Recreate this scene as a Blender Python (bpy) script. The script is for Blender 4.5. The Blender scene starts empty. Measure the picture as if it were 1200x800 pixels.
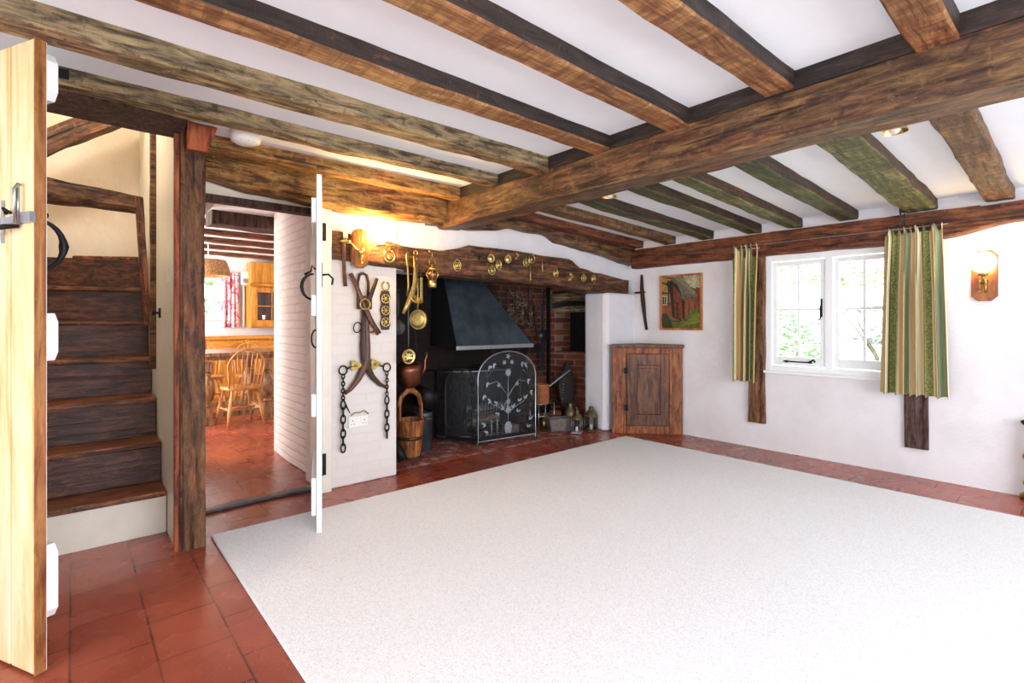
import bpy, bmesh, math, random
from mathutils import Vector, Matrix, noise
random.seed(7)
S = bpy.context.scene
COL = S.collection
PI = math.pi

# ------------------------------------------------------------------ colours
def C(h):
    h = h.lstrip('#')
    o = []
    for i in (0, 2, 4):
        v = int(h[i:i+2], 16) / 255
        o.append(v / 12.92 if v <= .04045 else ((v + .055) / 1.055) ** 2.4)
    return (o[0], o[1], o[2], 1)

class N:
    """small node builder"""
    def __init__(s, name):
        s.m = bpy.data.materials.new(name); s.m.use_nodes = True
        s.t = s.m.node_tree; s.b = s.t.nodes['Principled BSDF']
    def n(s, kind, **kw):
        nd = s.t.nodes.new('ShaderNode' + kind)
        for k, v in kw.items():
            if k in nd.inputs: nd.inputs[k].default_value = v
            else: setattr(nd, k, v)
        return nd
    def l(s, a, b): s.t.links.new(a, b)
    def coord(s, scale=(1, 1, 1), rot=(0, 0, 0), kind='Object'):
        tc = s.n('TexCoord'); mp = s.n('Mapping')
        mp.inputs['Scale'].default_value = scale; mp.inputs['Rotation'].default_value = rot
        s.l(tc.outputs[kind], mp.inputs['Vector']); return mp.outputs['Vector']
    def noise(s, vec, scale=5, detail=6, rough=.6, dist=0):
        nd = s.n('TexNoise'); nd.inputs['Scale'].default_value = scale; nd.inputs['Detail'].default_value = detail
        nd.inputs['Roughness'].default_value = rough; nd.inputs['Distortion'].default_value = dist
        s.l(vec, nd.inputs['Vector']); return nd.outputs['Fac']
    def ramp(s, fac, stops, interp='LINEAR'):
        r = s.n('ValToRGB'); cr = r.color_ramp; cr.interpolation = interp
        while len(cr.elements) < len(stops): cr.elements.new(.5)
        for e, (p, c) in zip(cr.elements, stops):
            e.position = p; e.color = c if len(c) == 4 else (*c, 1)
        s.l(fac, r.inputs['Fac']); return r.outputs['Color']
    def mix(s, fac, a, b, mode='MIX'):
        m = s.n('Mix'); m.data_type = 'RGBA'; m.blend_type = mode
        for sock, v in ((m.inputs['Factor'], fac), (m.inputs['A'], a), (m.inputs['B'], b)):
            pass
        def put(i, v):
            if hasattr(v, 'links'): s.l(v, m.inputs[i])
            else: m.inputs[i].default_value = v
        put(0, fac); put(6, a); put(7, b)
        return m.outputs[2]
    def math(s, op, a, b=0):
        m = s.n('Math'); m.operation = op
        for i, v in enumerate((a, b)):
            if hasattr(v, 'links'): s.l(v, m.inputs[i])
            else: m.inputs[i].default_value = v
        return m.outputs[0]
    def bump(s, h, strength=.3, dist=.01):
        b = s.n('Bump'); b.inputs['Strength'].default_value = strength; b.inputs['Distance'].default_value = dist
        s.l(h, b.inputs['Height']); s.l(b.outputs['Normal'], s.b.inputs['Normal'])
    def base(s, v):
        if hasattr(v, 'links'): s.l(v, s.b.inputs['Base Color'])
        else: s.b.inputs['Base Color'].default_value = v
    def set(s, **kw):
        for k, v in kw.items():
            i = s.b.inputs[k.replace('_', ' ')]
            if hasattr(v, 'links'): s.l(v, i)
            else: i.default_value = v
        return s.m

def plain(name, col, rough=.5, metal=0, var=.12, scale=30, bump=.05, spec=.5):
    k = N(name); v = k.coord(); f = k.noise(v, scale)
    c = C(col) if isinstance(col, str) else col
    d = tuple(x * (1 - var * 2) for x in c[:3]) + (1,)
    k.base(k.ramp(f, [(.35, d), (.65, c)]))
    if bump: k.bump(f, bump, .004)
    return k.set(Roughness=rough, Metallic=metal, Specular_IOR_Level=spec)

def wood(name, dark, mid, light, ax='x', grain=1.0, rough=.6, bump=.5, side=None, adze=0, worn=.5, spec=.35):
    """grain runs along the local axis ax; side = darker stain on faces that were never shaved; worn = patchiness"""
    k = N(name)
    st = {'x': (2.4, 17, 17), 'y': (17, 2.4, 17), 'z': (17, 17, 2.4)}[ax]
    st2 = {'x': (2.0, 5, 5), 'y': (5, 2.0, 5), 'z': (5, 5, 2.0)}[ax]
    st3 = {'x': (.9, 34, 34), 'y': (34, .9, 34), 'z': (34, 34, .9)}[ax]
    v = k.coord(tuple(x * grain for x in st)); v2 = k.coord(st2); v3 = k.coord(tuple(x * grain for x in st3)); vs = k.coord()
    f = k.noise(v, 2, 10, .7, .6); g = k.noise(v2, 2.2, 8, .68, .8); cr = k.noise(v3, 1.3, 4, .5, .5); sc = k.noise(vs, 16, 10, .72, .6)
    col = k.ramp(f, [(.37, C(dark)), (.49, C(mid)), (.62, C(light))])
    hn = k.noise(k.coord(tuple(x * .6 for x in st2)), 1.6, 5, .6, .4); wq = worn * .9
    col = k.mix(1.0, col, k.ramp(hn, [(.38, (1 + .25 * wq, 1 - .16 * wq, 1 - .28 * wq)), (.5, (1, 1, 1)), (.62, (1 - .12 * wq, 1 - .02 * wq, 1 - .18 * wq))]), 'MULTIPLY')
    d_ = 1 - worn * .75
    col = k.mix(1.0, col, k.ramp(g, [(.34, (d_, d_ * .96, d_ * .92)), (.52, (.92, .92, .92)), (.68, (1.0 + worn * .35, 1.0 + worn * .3, 1.0 + worn * .22))]), 'MULTIPLY')
    col = k.mix(k.math('MULTIPLY', k.ramp(sc, [(.55, (0, 0, 0)), (.62, (1, 1, 1))]), worn * .65), col, C(light))
    col = k.mix(k.math('MULTIPLY', k.ramp(sc, [(.36, (1, 1, 1)), (.43, (0, 0, 0))]), worn * .9), col, C(dark))
    crk = k.ramp(cr, [(.33, (1, 1, 1)), (.38, (0, 0, 0))])
    col = k.mix(k.math('MULTIPLY', crk, .75 * min(1, worn * 1.6)), col, tuple(x * .35 for x in C(dark)[:3]) + (1,))
    h = k.math('SUBTRACT', k.math('ADD', f, k.math('MULTIPLY', sc, .5 * worn)), k.math('MULTIPLY', crk, .5 * worn))
    if adze:
        va = k.coord({'x': (22, 3, 3), 'y': (3, 22, 3), 'z': (3, 3, 22)}[ax])
        a = k.noise(va, 1, 4, .6, 1.2)
        col = k.mix(k.math('MULTIPLY', k.ramp(a, [(.44, (0, 0, 0)), (.58, (1, 1, 1))]), adze), col, C(dark))
        h = k.math('ADD', h, k.math('MULTIPLY', a, .8))
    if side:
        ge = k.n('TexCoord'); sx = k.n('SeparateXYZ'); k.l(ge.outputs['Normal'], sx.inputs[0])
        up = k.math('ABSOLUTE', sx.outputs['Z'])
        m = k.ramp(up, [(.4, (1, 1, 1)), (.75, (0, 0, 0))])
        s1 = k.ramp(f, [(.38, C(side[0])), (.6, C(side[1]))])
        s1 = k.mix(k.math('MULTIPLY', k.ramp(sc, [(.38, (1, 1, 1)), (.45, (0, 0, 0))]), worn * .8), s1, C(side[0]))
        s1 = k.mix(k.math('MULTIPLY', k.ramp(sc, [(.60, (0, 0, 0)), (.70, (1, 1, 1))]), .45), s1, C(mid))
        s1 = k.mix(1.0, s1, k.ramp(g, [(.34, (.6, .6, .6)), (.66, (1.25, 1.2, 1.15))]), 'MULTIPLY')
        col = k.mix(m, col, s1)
    k.base(col); k.bump(h, bump, .014)
    return k.set(Roughness=rough, Specular_IOR_Level=spec)

# ------------------------------------------------------------------ materials
M = {}
def plaster(name, col, b=.25, tint='#d9cfc2'):
    k = N(name); v = k.coord(); f = k.noise(v, 2.2, 8, .62); g = k.noise(v, 9, 6, .6)
    k.base(k.ramp(f, [(.3, C(tint)), (.6, C(col))]))
    k.bump(k.math('ADD', f, k.math('MULTIPLY', g, .35)), b, .05)
    return k.set(Roughness=.85, Specular_IOR_Level=.2)
M['plaster'] = plaster('white_plaster', '#e2e0e4', .35, '#d8d3d5')
M['cream'] = plaster('cream_plaster', '#f0e4d2', .3, '#e4d2b8')
M['ceil'] = plaster('ceiling_plaster', '#eef1f4', .08, '#e8ebee')
M['gloss'] = plain('cream_gloss_paint', '#e6e0d2', .35, 0, .04, 8, .05)
M['white'] = plain('white_gloss_paint', '#f0f2f4', .3, 0, .02, 8, .03)

def brickmat(name, c1, c2, mort, axes='xz', bump=.7, size=(.225, .075), ms=.012, soot=None, msm=.3, rough=.85, spec=.3):  # soot = x range of the shadow painted in along with the soot patches
    k = N(name)
    tc = k.n('TexCoord'); sp = k.n('SeparateXYZ'); cb = k.n('CombineXYZ')
    k.l(tc.outputs['Object'], sp.inputs[0])
    k.l(sp.outputs[axes[0].upper()], cb.inputs[0]); k.l(sp.outputs[axes[1].upper()], cb.inputs[1])
    nz = k.n('TexNoise'); nz.inputs['Scale'].default_value = 6; k.l(tc.outputs['Object'], nz.inputs['Vector'])
    ad = k.n('VectorMath'); ad.operation = 'MULTIPLY_ADD'
    k.l(nz.outputs['Color'], ad.inputs[0]); ad.inputs[1].default_value = (.018, .018, 0); k.l(cb.outputs[0], ad.inputs[2])
    br = k.n('TexBrick'); k.l(ad.outputs[0], br.inputs['Vector'])
    br.inputs['Scale'].default_value = 1; br.inputs['Brick Width'].default_value = size[0]; br.inputs['Row Height'].default_value = size[1]
    br.inputs['Mortar Size'].default_value = ms; br.inputs['Mortar Smooth'].default_value = msm
    br.inputs['Color1'].default_value = C(c1); br.inputs['Color2'].default_value = C(c2); br.inputs['Mortar'].default_value = C(mort)
    f = k.noise(tc.outputs['Object'], 14, 7, .65)
    col = k.mix(k.math('MULTIPLY', f, .5), br.outputs['Color'], k.mix(f, C(c1), C(c2)))
    if soot:  # soot patches by noise, plus deep shadow painted in towards low x
        w = k.noise(tc.outputs['Object'], 2.2, 5, .6, .4)
        x = k.n('MapRange'); x.inputs['From Min'].default_value = soot[0]; x.inputs['From Max'].default_value = soot[1]
        k.l(sp.outputs['X'], x.inputs['Value'])
        q = k.math('ADD', k.math('MULTIPLY', w, 1.3), k.math('MULTIPLY', k.math('SUBTRACT', 1, x.outputs[0]), .6))
        col = k.mix(k.ramp(q, [(.55, (0, 0, 0)), (.86, (.96, .96, .96))]), col, C('#120e0d'))
    k.base(col)
    h = k.math('ADD', k.math('MULTIPLY', br.outputs['Fac'], -1), k.math('MULTIPLY', f, .4))
    k.bump(h, bump, .012)
    return k.set(Roughness=rough, Specular_IOR_Level=spec)
M['painted_brick_x'] = brickmat('painted_brick_side', '#ddd2d0', '#d8cbc9', '#d2c4c1', 'yz', .6, (.22, .068), .010, msm=.6)
M['painted_brick_y'] = brickmat('painted_brick_face', '#e4ddd9', '#e2dad6', '#e0d7d3', 'xz', .10, msm=.8)
M['soot_brick'] = brickmat('sooty_shaded_brick', '#93523c', '#4f2d22', '#8d7867', 'xz', 1, soot=(2.8, 4.5), ms=.009)  # real soot, with shadow painted in at the left
M['soot_brick_x'] = brickmat('sooty_brick_side', '#2c1d18', '#1d1512', '#3a302b', 'yz', .9)
M['red_brick'] = brickmat('fireside_brick', '#8f4a33', '#5a3024', '#8d7b6b', 'yz', 1, soot=None, ms=.009)
M['hearth'] = brickmat('hearth_brick', '#8f4638', '#7a3c30', '#75564c', 'xy', .5, (.23, .12), .008)
def ashy(m):
    t = m.node_tree; b = t.nodes['Principled BSDF']; lk = b.inputs['Base Color'].links[0].from_socket
    n = t.nodes.new('ShaderNodeTexNoise'); n.inputs['Scale'].default_value = 9; n.inputs['Detail'].default_value = 9; n.inputs['Roughness'].default_value = .7
    tc = t.nodes.new('ShaderNodeTexCoord'); t.links.new(tc.outputs['Object'], n.inputs['Vector'])
    r = t.nodes.new('ShaderNodeValToRGB'); r.color_ramp.elements[0].position = .50; r.color_ramp.elements[1].position = .66
    x = t.nodes.new('ShaderNodeMix'); x.data_type = 'RGBA'; t.links.new(n.outputs['Fac'], r.inputs['Fac']); t.links.new(r.outputs['Color'], x.inputs[0]); t.links.new(lk, x.inputs[6]); x.inputs[7].default_value = C('#b9aaa4'); t.links.new(x.outputs[2], b.inputs['Base Color'])
ashy(M['hearth'])

def tilemat():
    k = N('quarry_tile')
    tc = k.n('TexCoord')
    mp = k.n('Mapping'); mp.inputs['Rotation'].default_value = (0, 0, PI / 2); k.l(tc.outputs['Object'], mp.inputs['Vector'])
    nz = k.n('TexNoise'); nz.inputs['Scale'].default_value = 3; k.l(tc.outputs['Object'], nz.inputs['Vector'])
    ad = k.n('VectorMath'); ad.operation = 'MULTIPLY_ADD'
    k.l(nz.outputs['Color'], ad.inputs[0]); ad.inputs[1].default_value = (.012, .012, 0); k.l(mp.outputs[0], ad.inputs[2])
    br = k.n('TexBrick'); k.l(ad.outputs[0], br.inputs['Vector'])
    for a, b in (('Scale', 1), ('Brick Width', .31), ('Row Height', .235), ('Mortar Size', .0042), ('Mortar Smooth', .2)):
        br.inputs[a].default_value = b
    br.inputs['Color1'].default_value = C('#8b4130'); br.inputs['Color2'].default_value = C('#a04f3a'); br.inputs['Mortar'].default_value = C('#4c261d')
    f = k.noise(tc.outputs['Object'], 4, 2, .45); g = k.noise(tc.outputs['Object'], 60, 3, .5)
    col = k.mix(k.ramp(f, [(.3, (0, 0, 0)), (.75, (.55, .55, .55))]), br.outputs['Color'], C('#b4614a'))
    col = k.mix(k.ramp(g, [(.58, (0, 0, 0)), (.8, (.22, .22, .22))]), col, C('#c9a08c'))
    h2 = k.noise(tc.outputs['Object'], 1.1, 3, .5, .2)
    col = k.mix(1.0, col, k.ramp(h2, [(.35, (.72, .62, .62)), (.6, (1.08, 1.05, 1.0))]), 'MULTIPLY')
    k.base(col)
    k.bump(k.math('ADD', k.math('MULTIPLY', br.outputs['Fac'], -1.2), k.math('MULTIPLY', f, .25)), .12, .005)
    r = k.ramp(f, [(.3, (.22,) * 3), (.7, (.32,) * 3)])
    return k.set(Roughness=r, Specular_IOR_Level=.5)
M['tile'] = tilemat()

def carpetmat():
    k = N('cream_carpet'); v = k.coord(); f = k.noise(v, 160, 3, .7); g = k.noise(v, 2.5, 4, .6)
    c = k.ramp(f, [(.26, C('#bcbabb')), (.42, C('#e0dfe1')), (.6, C('#f0f1f4'))])
    c = k.mix(k.math('MULTIPLY', g, .25), c, C('#dbdadb'))
    k.base(c); k.bump(f, .5, .006)
    return k.set(Roughness=.95, Specular_IOR_Level=.1, Sheen_Weight=.2)
M['carpet'] = carpetmat()

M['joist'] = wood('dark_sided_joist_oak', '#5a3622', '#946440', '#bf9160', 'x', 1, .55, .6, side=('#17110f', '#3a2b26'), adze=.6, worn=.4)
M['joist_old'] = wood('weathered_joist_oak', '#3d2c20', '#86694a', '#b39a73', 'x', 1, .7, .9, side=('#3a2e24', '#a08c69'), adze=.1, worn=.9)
M['joist_green_bounce'] = wood('green_bounce_joist_oak', '#3d3d26', '#6b6a44', '#95905f', 'x', 1, .55, .7, side=('#25190f', '#553c26'), adze=.6, worn=.6)  # green undersides are garden bounce light painted into the oak
M['joist_green_bounce_dark'] = wood('dark_green_bounce_joist_oak', '#2c2c1b', '#4f4e30', '#757148', 'x', 1, .55, .7, side=('#1f160e', '#453122'), adze=.5, worn=.6)
M['joist_brown'] = wood('brown_joist_oak', '#3c281a', '#745336', '#9c7750', 'x', 1, .6, .7, adze=.5, worn=.6)
M['beam'] = wood('main_beam_oak', '#281912', '#5f3f2a', '#8b6843', 'x', .8, .5, .9, spec=.4, worn=.8)
M['mantel'] = wood('mantel_oak', '#20140e', '#553422', '#83593a', 'x', .8, .55, 1, worn=.85)
M['plate'] = wood('red_brown_plate_oak', '#2c1710', '#673824', '#8c5537', 'x', .9, .5, .8, worn=.6)
M['golden'] = wood('golden_brown_oak', '#4c2d17', '#946536', '#bf9153', 'x', .9, .55, 1, worn=.8)
M['post'] = wood('post_oak', '#301c13', '#68422b', '#8a623e', 'x', .8, .55, .7, worn=.6)
M['stud'] = wood('stud_oak', '#33200f', '#65452e', '#8b6b48', 'z', 1, .7, .9, worn=.7)
M['stud_dark'] = wood('dark_stud_oak', '#231715', '#463129', '#61493e', 'z', 1, .7, .7)
M['stair_wood'] = wood('worn_stair_oak', '#25120d', '#4b261a', '#74442c', 'x', 1, .42, .35, spec=.4, worn=.6)
M['tread'] = wood('worn_tread_oak', '#32180e', '#6e3d25', '#a06a40', 'x', 1, .4, .4, spec=.4, worn=.8)
M['pine_z'] = wood('pale_pine_board', '#dcb06c', '#efd29c', '#f6e3bc', 'z', .3, .4, .08, worn=.04)
M['pine_edge'] = wood('door_edge_pine', '#6f3d1c', '#9e6737', '#b98049', 'z', .8, .45, .2, worn=.3)
M['kpine'] = wood('orange_pine_z', '#b06d24', '#d08a35', '#e3a54f', 'z', .5, .35, .1, worn=.1)
M['kpine_x'] = wood('orange_pine_x', '#b06d24', '#d08a35', '#e3a54f', 'x', .5, .35, .1, worn=.1)
M['cupboard'] = wood('cupboard_oak', '#4a2613', '#82492b', '#a8673a', 'z', .9, .5, .6, worn=.5)
M['cupboard_panel'] = wood('cupboard_panel_oak', '#331d14', '#5f3a28', '#7d5137', 'z', .8, .45, .35, worn=.4)
M['chairwood'] = wood('chair_beech', '#a56a36', '#c98d52', '#deaa70', 'z', .7, .35, .1, worn=.15)
M['tablewood'] = wood('table_oak', '#5a3f2c', '#97714f', '#bd9a74', 'z', .8, .35, .3)
M['bucket'] = wood('bucket_oak', '#57301a', '#94592f', '#bb7c47', 'z', 1, .4, .3, worn=.4)
M['leather'] = plain('dark_leather', '#4a2d22', .5, 0, .3, 40, .3)
M['kred'] = wood('red_stained_oak', '#4a2012', '#96492a', '#b0653a', 'z', 1, .5, .5, worn=.5)
M['leather_dark'] = plain('near_black_wood', '#2b1c17', .75, 0, .3, 30, .3)
M['leather_red'] = plain('red_brown_leather', '#6b4334', .45, 0, .25, 25, .2)
M['iron'] = plain('black_iron', '#221f20', .5, .6, .2, 60, .2)
M['iron_grey'] = plain('grey_wrought_iron', '#4a4848', .4, .7, .2, 60, .2)
M['hood'] = plain('blued_steel_hood', '#5d6b75', .4, .7, .25, 5, .1)
M['steel'] = plain('bright_steel', '#aeb6bb', .3, .9, .1, 30, .1)
M['brass'] = plain('brass', '#e8cf82', .28, 1, .12, 60, .1)
M['brass_old'] = plain('dull_brass', '#b39a5c', .38, .95, .2, 50, .2)
M['brass_dim'] = plain('dim_aged_brass', '#8d8260', .45, .85, .25, 40, .2)
M['copper'] = plain('copper', '#ee9f72', .32, .7, .1, 30, .1)
M['copper_dark'] = plain('tarnished_copper', '#8a5340', .35, .9, .2, 20, .2)
M['black'] = plain('soot_black', '#0d0b0b', .9, 0, .2, 20, .2)
M['ash'] = plain('grey_ash', '#a59a94', .95, 0, .2, 60, .5)
M['log'] = wood('bark_log', '#3a2a20', '#7d6a55', '#b7a68c', 'x', 1, .9, .9)
M['stone'] = plain('grey_stone', '#7b726c', .85, 0, .25, 30, .5)
M['slate'] = plain('dark_threshold_stone', '#4d4c50', .4, 0, .3, 12, .6)
M['terracotta'] = plain('terracotta', '#8d4a30', .8, 0, .2, 30, .2)
M['plastic'] = plain('white_plastic', '#f0eee8', .35, 0, .02, 10, .0)
M['holes'] = plain('black_slot', '#15120f', .6, 0, 0, 10, 0)
M['redpaint'] = plain('dark_red_paint', '#7c2f20', .5, 0, .15, 8, .1)
M['wicker'] = plain('wicker', '#e6ac72', .7, 0, .45, 90, .8)
M['pewter'] = plain('pewter_ornament', '#aab4bd', .35, .6, .2, 60, .1)
M['gilt'] = plain('antique_gilt', '#b98d35', .35, .85, .3, 40, .6)

def emis(name, col, s):
    k = N(name); k.base(C(col)); return k.set(Emission_Color=C(col), Emission_Strength=s, Roughness=.4)
M['globe'] = emis('lit_opal_glass', '#ffdca0', 34)
M['globe_w'] = emis('lit_opal_glass_left', '#ffcf7a', 190)
M['bulb'] = emis('lit_bulb', '#ffc98a', 60)

def glassmat():
    k = N('window_glass')
    tr = k.n('BsdfTransparent'); gl = k.n('BsdfGlossy'); gl.inputs['Roughness'].default_value = .02
    fr = k.n('Fresnel'); fr.inputs['IOR'].default_value = 1.45
    mx = k.n('MixShader'); k.l(fr.outputs[0], mx.inputs[0]); k.l(tr.outputs[0], mx.inputs[1]); k.l(gl.outputs[0], mx.inputs[2])
    k.l(mx.outputs[0], k.t.nodes['Material Output'].inputs['Surface']); return k.m
M['glass'] = glassmat()

def meshmat(name, cov=.55):
    """fine woven wire: a real grid of holes"""
    k = N(name); k.set(Metallic=.7, Roughness=.45); k.base(C('#50565b'))
    v = k.coord((240, 240, 240)); sp = k.n('SeparateXYZ'); k.l(v, sp.inputs[0])
    def stripe(o):
        return k.math('LESS_THAN', k.math('FRACT', o), cov * .42)
    a = k.math('MAXIMUM', stripe(sp.outputs['X']), stripe(sp.outputs['Z']))
    tr = k.n('BsdfTransparent'); mx = k.n('MixShader')
    k.l(a, mx.inputs[0]); k.l(tr.outputs[0], mx.inputs[1]); k.l(k.b.outputs[0], mx.inputs[2])
    k.l(mx.outputs[0], k.t.nodes['Material Output'].inputs['Surface']); return k.m
M['mesh'] = meshmat('fine_wire_mesh', .28)

def curtainmat(name, stops):
    k = N(name); tc = k.n('TexCoord'); sp = k.n('SeparateXYZ'); k.l(tc.outputs['UV'], sp.inputs[0])
    fr = k.math('FRACT', sp.outputs['X'])
    col = k.ramp(fr, stops, 'CONSTANT')
    v = k.coord((1, 1, 1)); f = k.noise(v, 75, 3, .5, 1.0)
    gm = k.ramp(fr, [(0, (0, 0, 0)), (.30, (1, 1, 1)), (.56, (0, 0, 0))], 'CONSTANT')
    col = k.mix(k.math('MULTIPLY', gm, k.ramp(f, [(.48, (0, 0, 0)), (.55, (.7, .7, .7))])), col, C('#a99c50'))
    k.base(col)
    return k.set(Roughness=.75, Sheen_Weight=.15)
M['curtain'] = curtainmat('striped_curtain_cloth', [(0, C('#cfb27c')), (.14, C('#51653f')), (.18, C('#e9e0c0')), (.22, C('#dcbf88')), (.27, C('#39472c')), (.30, C('#5d6a3a')), (.56, C('#e3d7b4')), (.60, C('#cfa66a')), (.74, C('#46563a')), (.78, C('#8c9a76')), (.9, C('#b58b5b')), (.95, C('#e6d9b2'))])
def redcurt():
    k = N('red_check_curtain'); v = k.coord((1, 1, 1)); f = k.noise(v, 9, 3, .5, .8)
    k.base(k.ramp(f, [(.38, C('#dc6a8a')), (.5, C('#f8e4ea')), (.64, C('#d04a68'))])); return k.set(Roughness=.8)
M['redcurtain'] = redcurt()
def leafmat(name, a, b):
    k = N(name); v = k.coord(); f = k.noise(v, 7, 3); k.base(k.ramp(f, [(.35, C(a)), (.65, C(b))]))
    return k.set(Roughness=.6)
M['leaf'] = leafmat('hedge_leaf', '#5f8f5c', '#93b583')
M['leaf2'] = leafmat('pale_leaf', '#7b8f5a', '#a9b58c')
M['leaf3'] = leafmat('grey_leaf', '#7d8a80', '#a3aaa0')
M['lawn'] = leafmat('lawn_grass', '#8fa873', '#b8c79b')
M['bark'] = plain('bark', '#8a8070', .9, 0, .3, 30, .5)
for nm, c in dict(p_sky='#b9b690', p_roof='#6f6a58', p_roof2='#8a8468', p_brick='#7c3f2c', p_brick2='#97563a', p_yellow='#b08c4a', p_dark='#2a2419', p_grass='#5c6b27', p_grass2='#7f8230', p_bush='#34401f', p_white='#cfcab4', p_tree='#4c3a22').items():
    M[nm] = plain('paint_' + nm[2:], c, .6, 0, .28, 40, .1)

# ------------------------------------------------------------------ mesh builder
class MB:
    def __init__(s): s.v = []; s.f = []; s.mi = []; s.sm = []; s.uv = None
    def add(s, vs, fs, mi=0, smooth=False, T=None):
        b = len(s.v)
        s.v += [tuple(T @ Vector(p)) if T is not None else tuple(p) for p in vs]
        for f in fs: s.f.append([b + i for i in f]); s.mi.append(mi); s.sm.append(smooth)
        return s
    def box(s, x0, x1, y0, y1, z0, z1, mi=0, T=None):
        if x0 > x1: x0, x1 = x1, x0
        if y0 > y1: y0, y1 = y1, y0
        if z0 > z1: z0, z1 = z1, z0
        v = [(x, y, z) for z in (z0, z1) for y in (y0, y1) for x in (x0, x1)]
        return s.add(v, [(0, 2, 3, 1), (4, 5, 7, 6), (0, 1, 5, 4), (2, 6, 7, 3), (0, 4, 6, 2), (1, 3, 7, 5)], mi, False, T)
    def prism(s, poly, z0, z1, mi=0, T=None, smooth=False):
        n = len(poly)
        a = sum(poly[i][0] * poly[(i + 1) % n][1] - poly[(i + 1) % n][0] * poly[i][1] for i in range(n))
        if a < 0: poly = poly[::-1]
        v = [(x, y, z0) for x, y in poly] + [(x, y, z1) for x, y in poly]
        s.add(v, [tuple(range(n))[::-1], tuple(range(n, 2 * n))], mi, False, T)
        return s.add(v, [(i, (i + 1) % n, n + (i + 1) % n, n + i) for i in range(n)], mi, smooth, T)
    def tube(s, pts, r, n=8, closed=False, mi=0, T=None, flat=1.0):
        pts = [Vector(p) for p in pts]; L = len(pts)
        rs = r if isinstance(r, (list, tuple)) else [r] * L
        vs = []; up = None
        for i, p in enumerate(pts):
            if closed: t = pts[(i + 1) % L] - pts[i - 1]
            else: t = pts[min(i + 1, L - 1)] - pts[max(i - 1, 0)]
            t.normalize()
            if up is None:
                up = Vector((0, 0, 1)) if abs(t.z) < .9 else Vector((0, 1, 0))
            a = t.cross(up)
            if a.length < 1e-4: a = t.cross(Vector((1, 0, 0)))
            a.normalize(); b = a.cross(t).normalized(); up = b
            for k in range(n):
                w = 2 * PI * k / n
                vs.append(p + (a * math.cos(w) + b * math.sin(w) * flat) * rs[i])
        fs = []
        for i in range(L if closed else L - 1):
            j = (i + 1) % L
            for k in range(n): fs.append((i * n + k, i * n + (k + 1) % n, j * n + (k + 1) % n, j * n + k))
        s.add(vs, fs, mi, True, T)
        if not closed:
            s.add(vs[:n], [tuple(range(n))], mi, False, T); s.add(vs[-n:], [tuple(range(n))[::-1]], mi, False, T)
        return s
    def lathe(s, prof, n=24, mi=0, T=None, cap=True):
        vs = [(r * math.cos(2 * PI * k / n), r * math.sin(2 * PI * k / n), z) for r, z in prof for k in range(n)]
        fs = []
        for i in range(len(prof) - 1):
            for k in range(n): fs.append((i * n + k, i * n + (k + 1) % n, (i + 1) * n + (k + 1) % n, (i + 1) * n + k))
        s.add(vs, fs, mi, True, T)
        if cap:
            if prof[0][0] > 1e-4: s.add(vs[:n], [tuple(range(n))[::-1]], mi, False, T)
            if prof[-1][0] > 1e-4: s.add(vs[-n:], [tuple(range(n))], mi, False, T)
        return s
    def ball(s, c, r, n=12, mi=0, T=None, sc=(1, 1, 1)):
        vs = []; fs = []
        for i in range(n + 1):
            a = PI * i / n
            for k in range(2 * n):
                b = PI * k / n
                vs.append((c[0] + r * sc[0] * math.sin(a) * math.cos(b), c[1] + r * sc[1] * math.sin(a) * math.sin(b), c[2] + r * sc[2] * math.cos(a)))
        m = 2 * n
        for i in range(n):
            for k in range(m): fs.append((i * m + k, (i + 1) * m + k, (i + 1) * m + (k + 1) % m, i * m + (k + 1) % m))
        return s.add(vs, fs, mi, True, T)
    def build(s, name, mats, parent=None, loc=(0, 0, 0), rot=(0, 0, 0), bevel=0, sub=0, mw=None):
        me = bpy.data.meshes.new(name); me.from_pydata(s.v, [], s.f)
        if not isinstance(mats, (list, tuple)): mats = [mats]
        for m in mats: me.materials.append(m)
        me.polygons.foreach_set('material_index', s.mi); me.polygons.foreach_set('use_smooth', s.sm)
        if s.uv:
            u = me.uv_layers.new(name='UVMap')
            for lp in me.loops: u.data[lp.index].uv = s.uv[lp.vertex_index]
        bm = bmesh.new(); bm.from_mesh(me); bmesh.ops.remove_doubles(bm, verts=bm.verts, dist=1e-5)
        bmesh.ops.recalc_face_normals(bm, faces=bm.faces); bm.to_mesh(me); bm.free()
        me.update()
        o = bpy.data.objects.new(name, me); COL.objects.link(o)
        if mw is not None: o.matrix_world = mw
        else: o.location = loc; o.rotation_euler = rot
        if parent: o.parent = parent
        if bevel:
            b = o.modifiers.new('b', 'BEVEL'); b.width = bevel; b.segments = 2; b.limit_method = 'ANGLE'; b.angle_limit = 1.0
        return o

def tag(o, label, cat, group=None, kind=None):
    o['label'] = label; o['category'] = cat
    if group: o['group'] = group
    if kind: o['kind'] = kind
    return o
def thing(name, label, cat, loc=(0, 0, 0), rz=0, group=None, rot=None):
    o = bpy.data.objects.new(name, None); COL.objects.link(o); o.location = loc
    o.rotation_euler = rot if rot else (0, 0, rz); o.empty_display_size = .1
    return tag(o, label, cat, group)
def struct(o, label=None):
    o['kind'] = 'structure'
    if label: o['label'] = label
    return o
def copy_tree(o, parent=None):
    c = o.copy(); COL.objects.link(c); c.parent = parent
    for ch in [x for x in bpy.data.objects if x.parent == o]: copy_tree(ch, c)
    return c
def kids(o): return [x for x in bpy.data.objects if x.parent == o]
def lerp(tab, x):
    if x <= tab[0][0]: return tab[0][1]
    for (a, p), (b, q) in zip(tab, tab[1:]):
        if x <= b:
            t = (x - a) / (b - a); t = t * t * (3 - 2 * t); return p + (q - p) * t
    return tab[-1][1]

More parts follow.
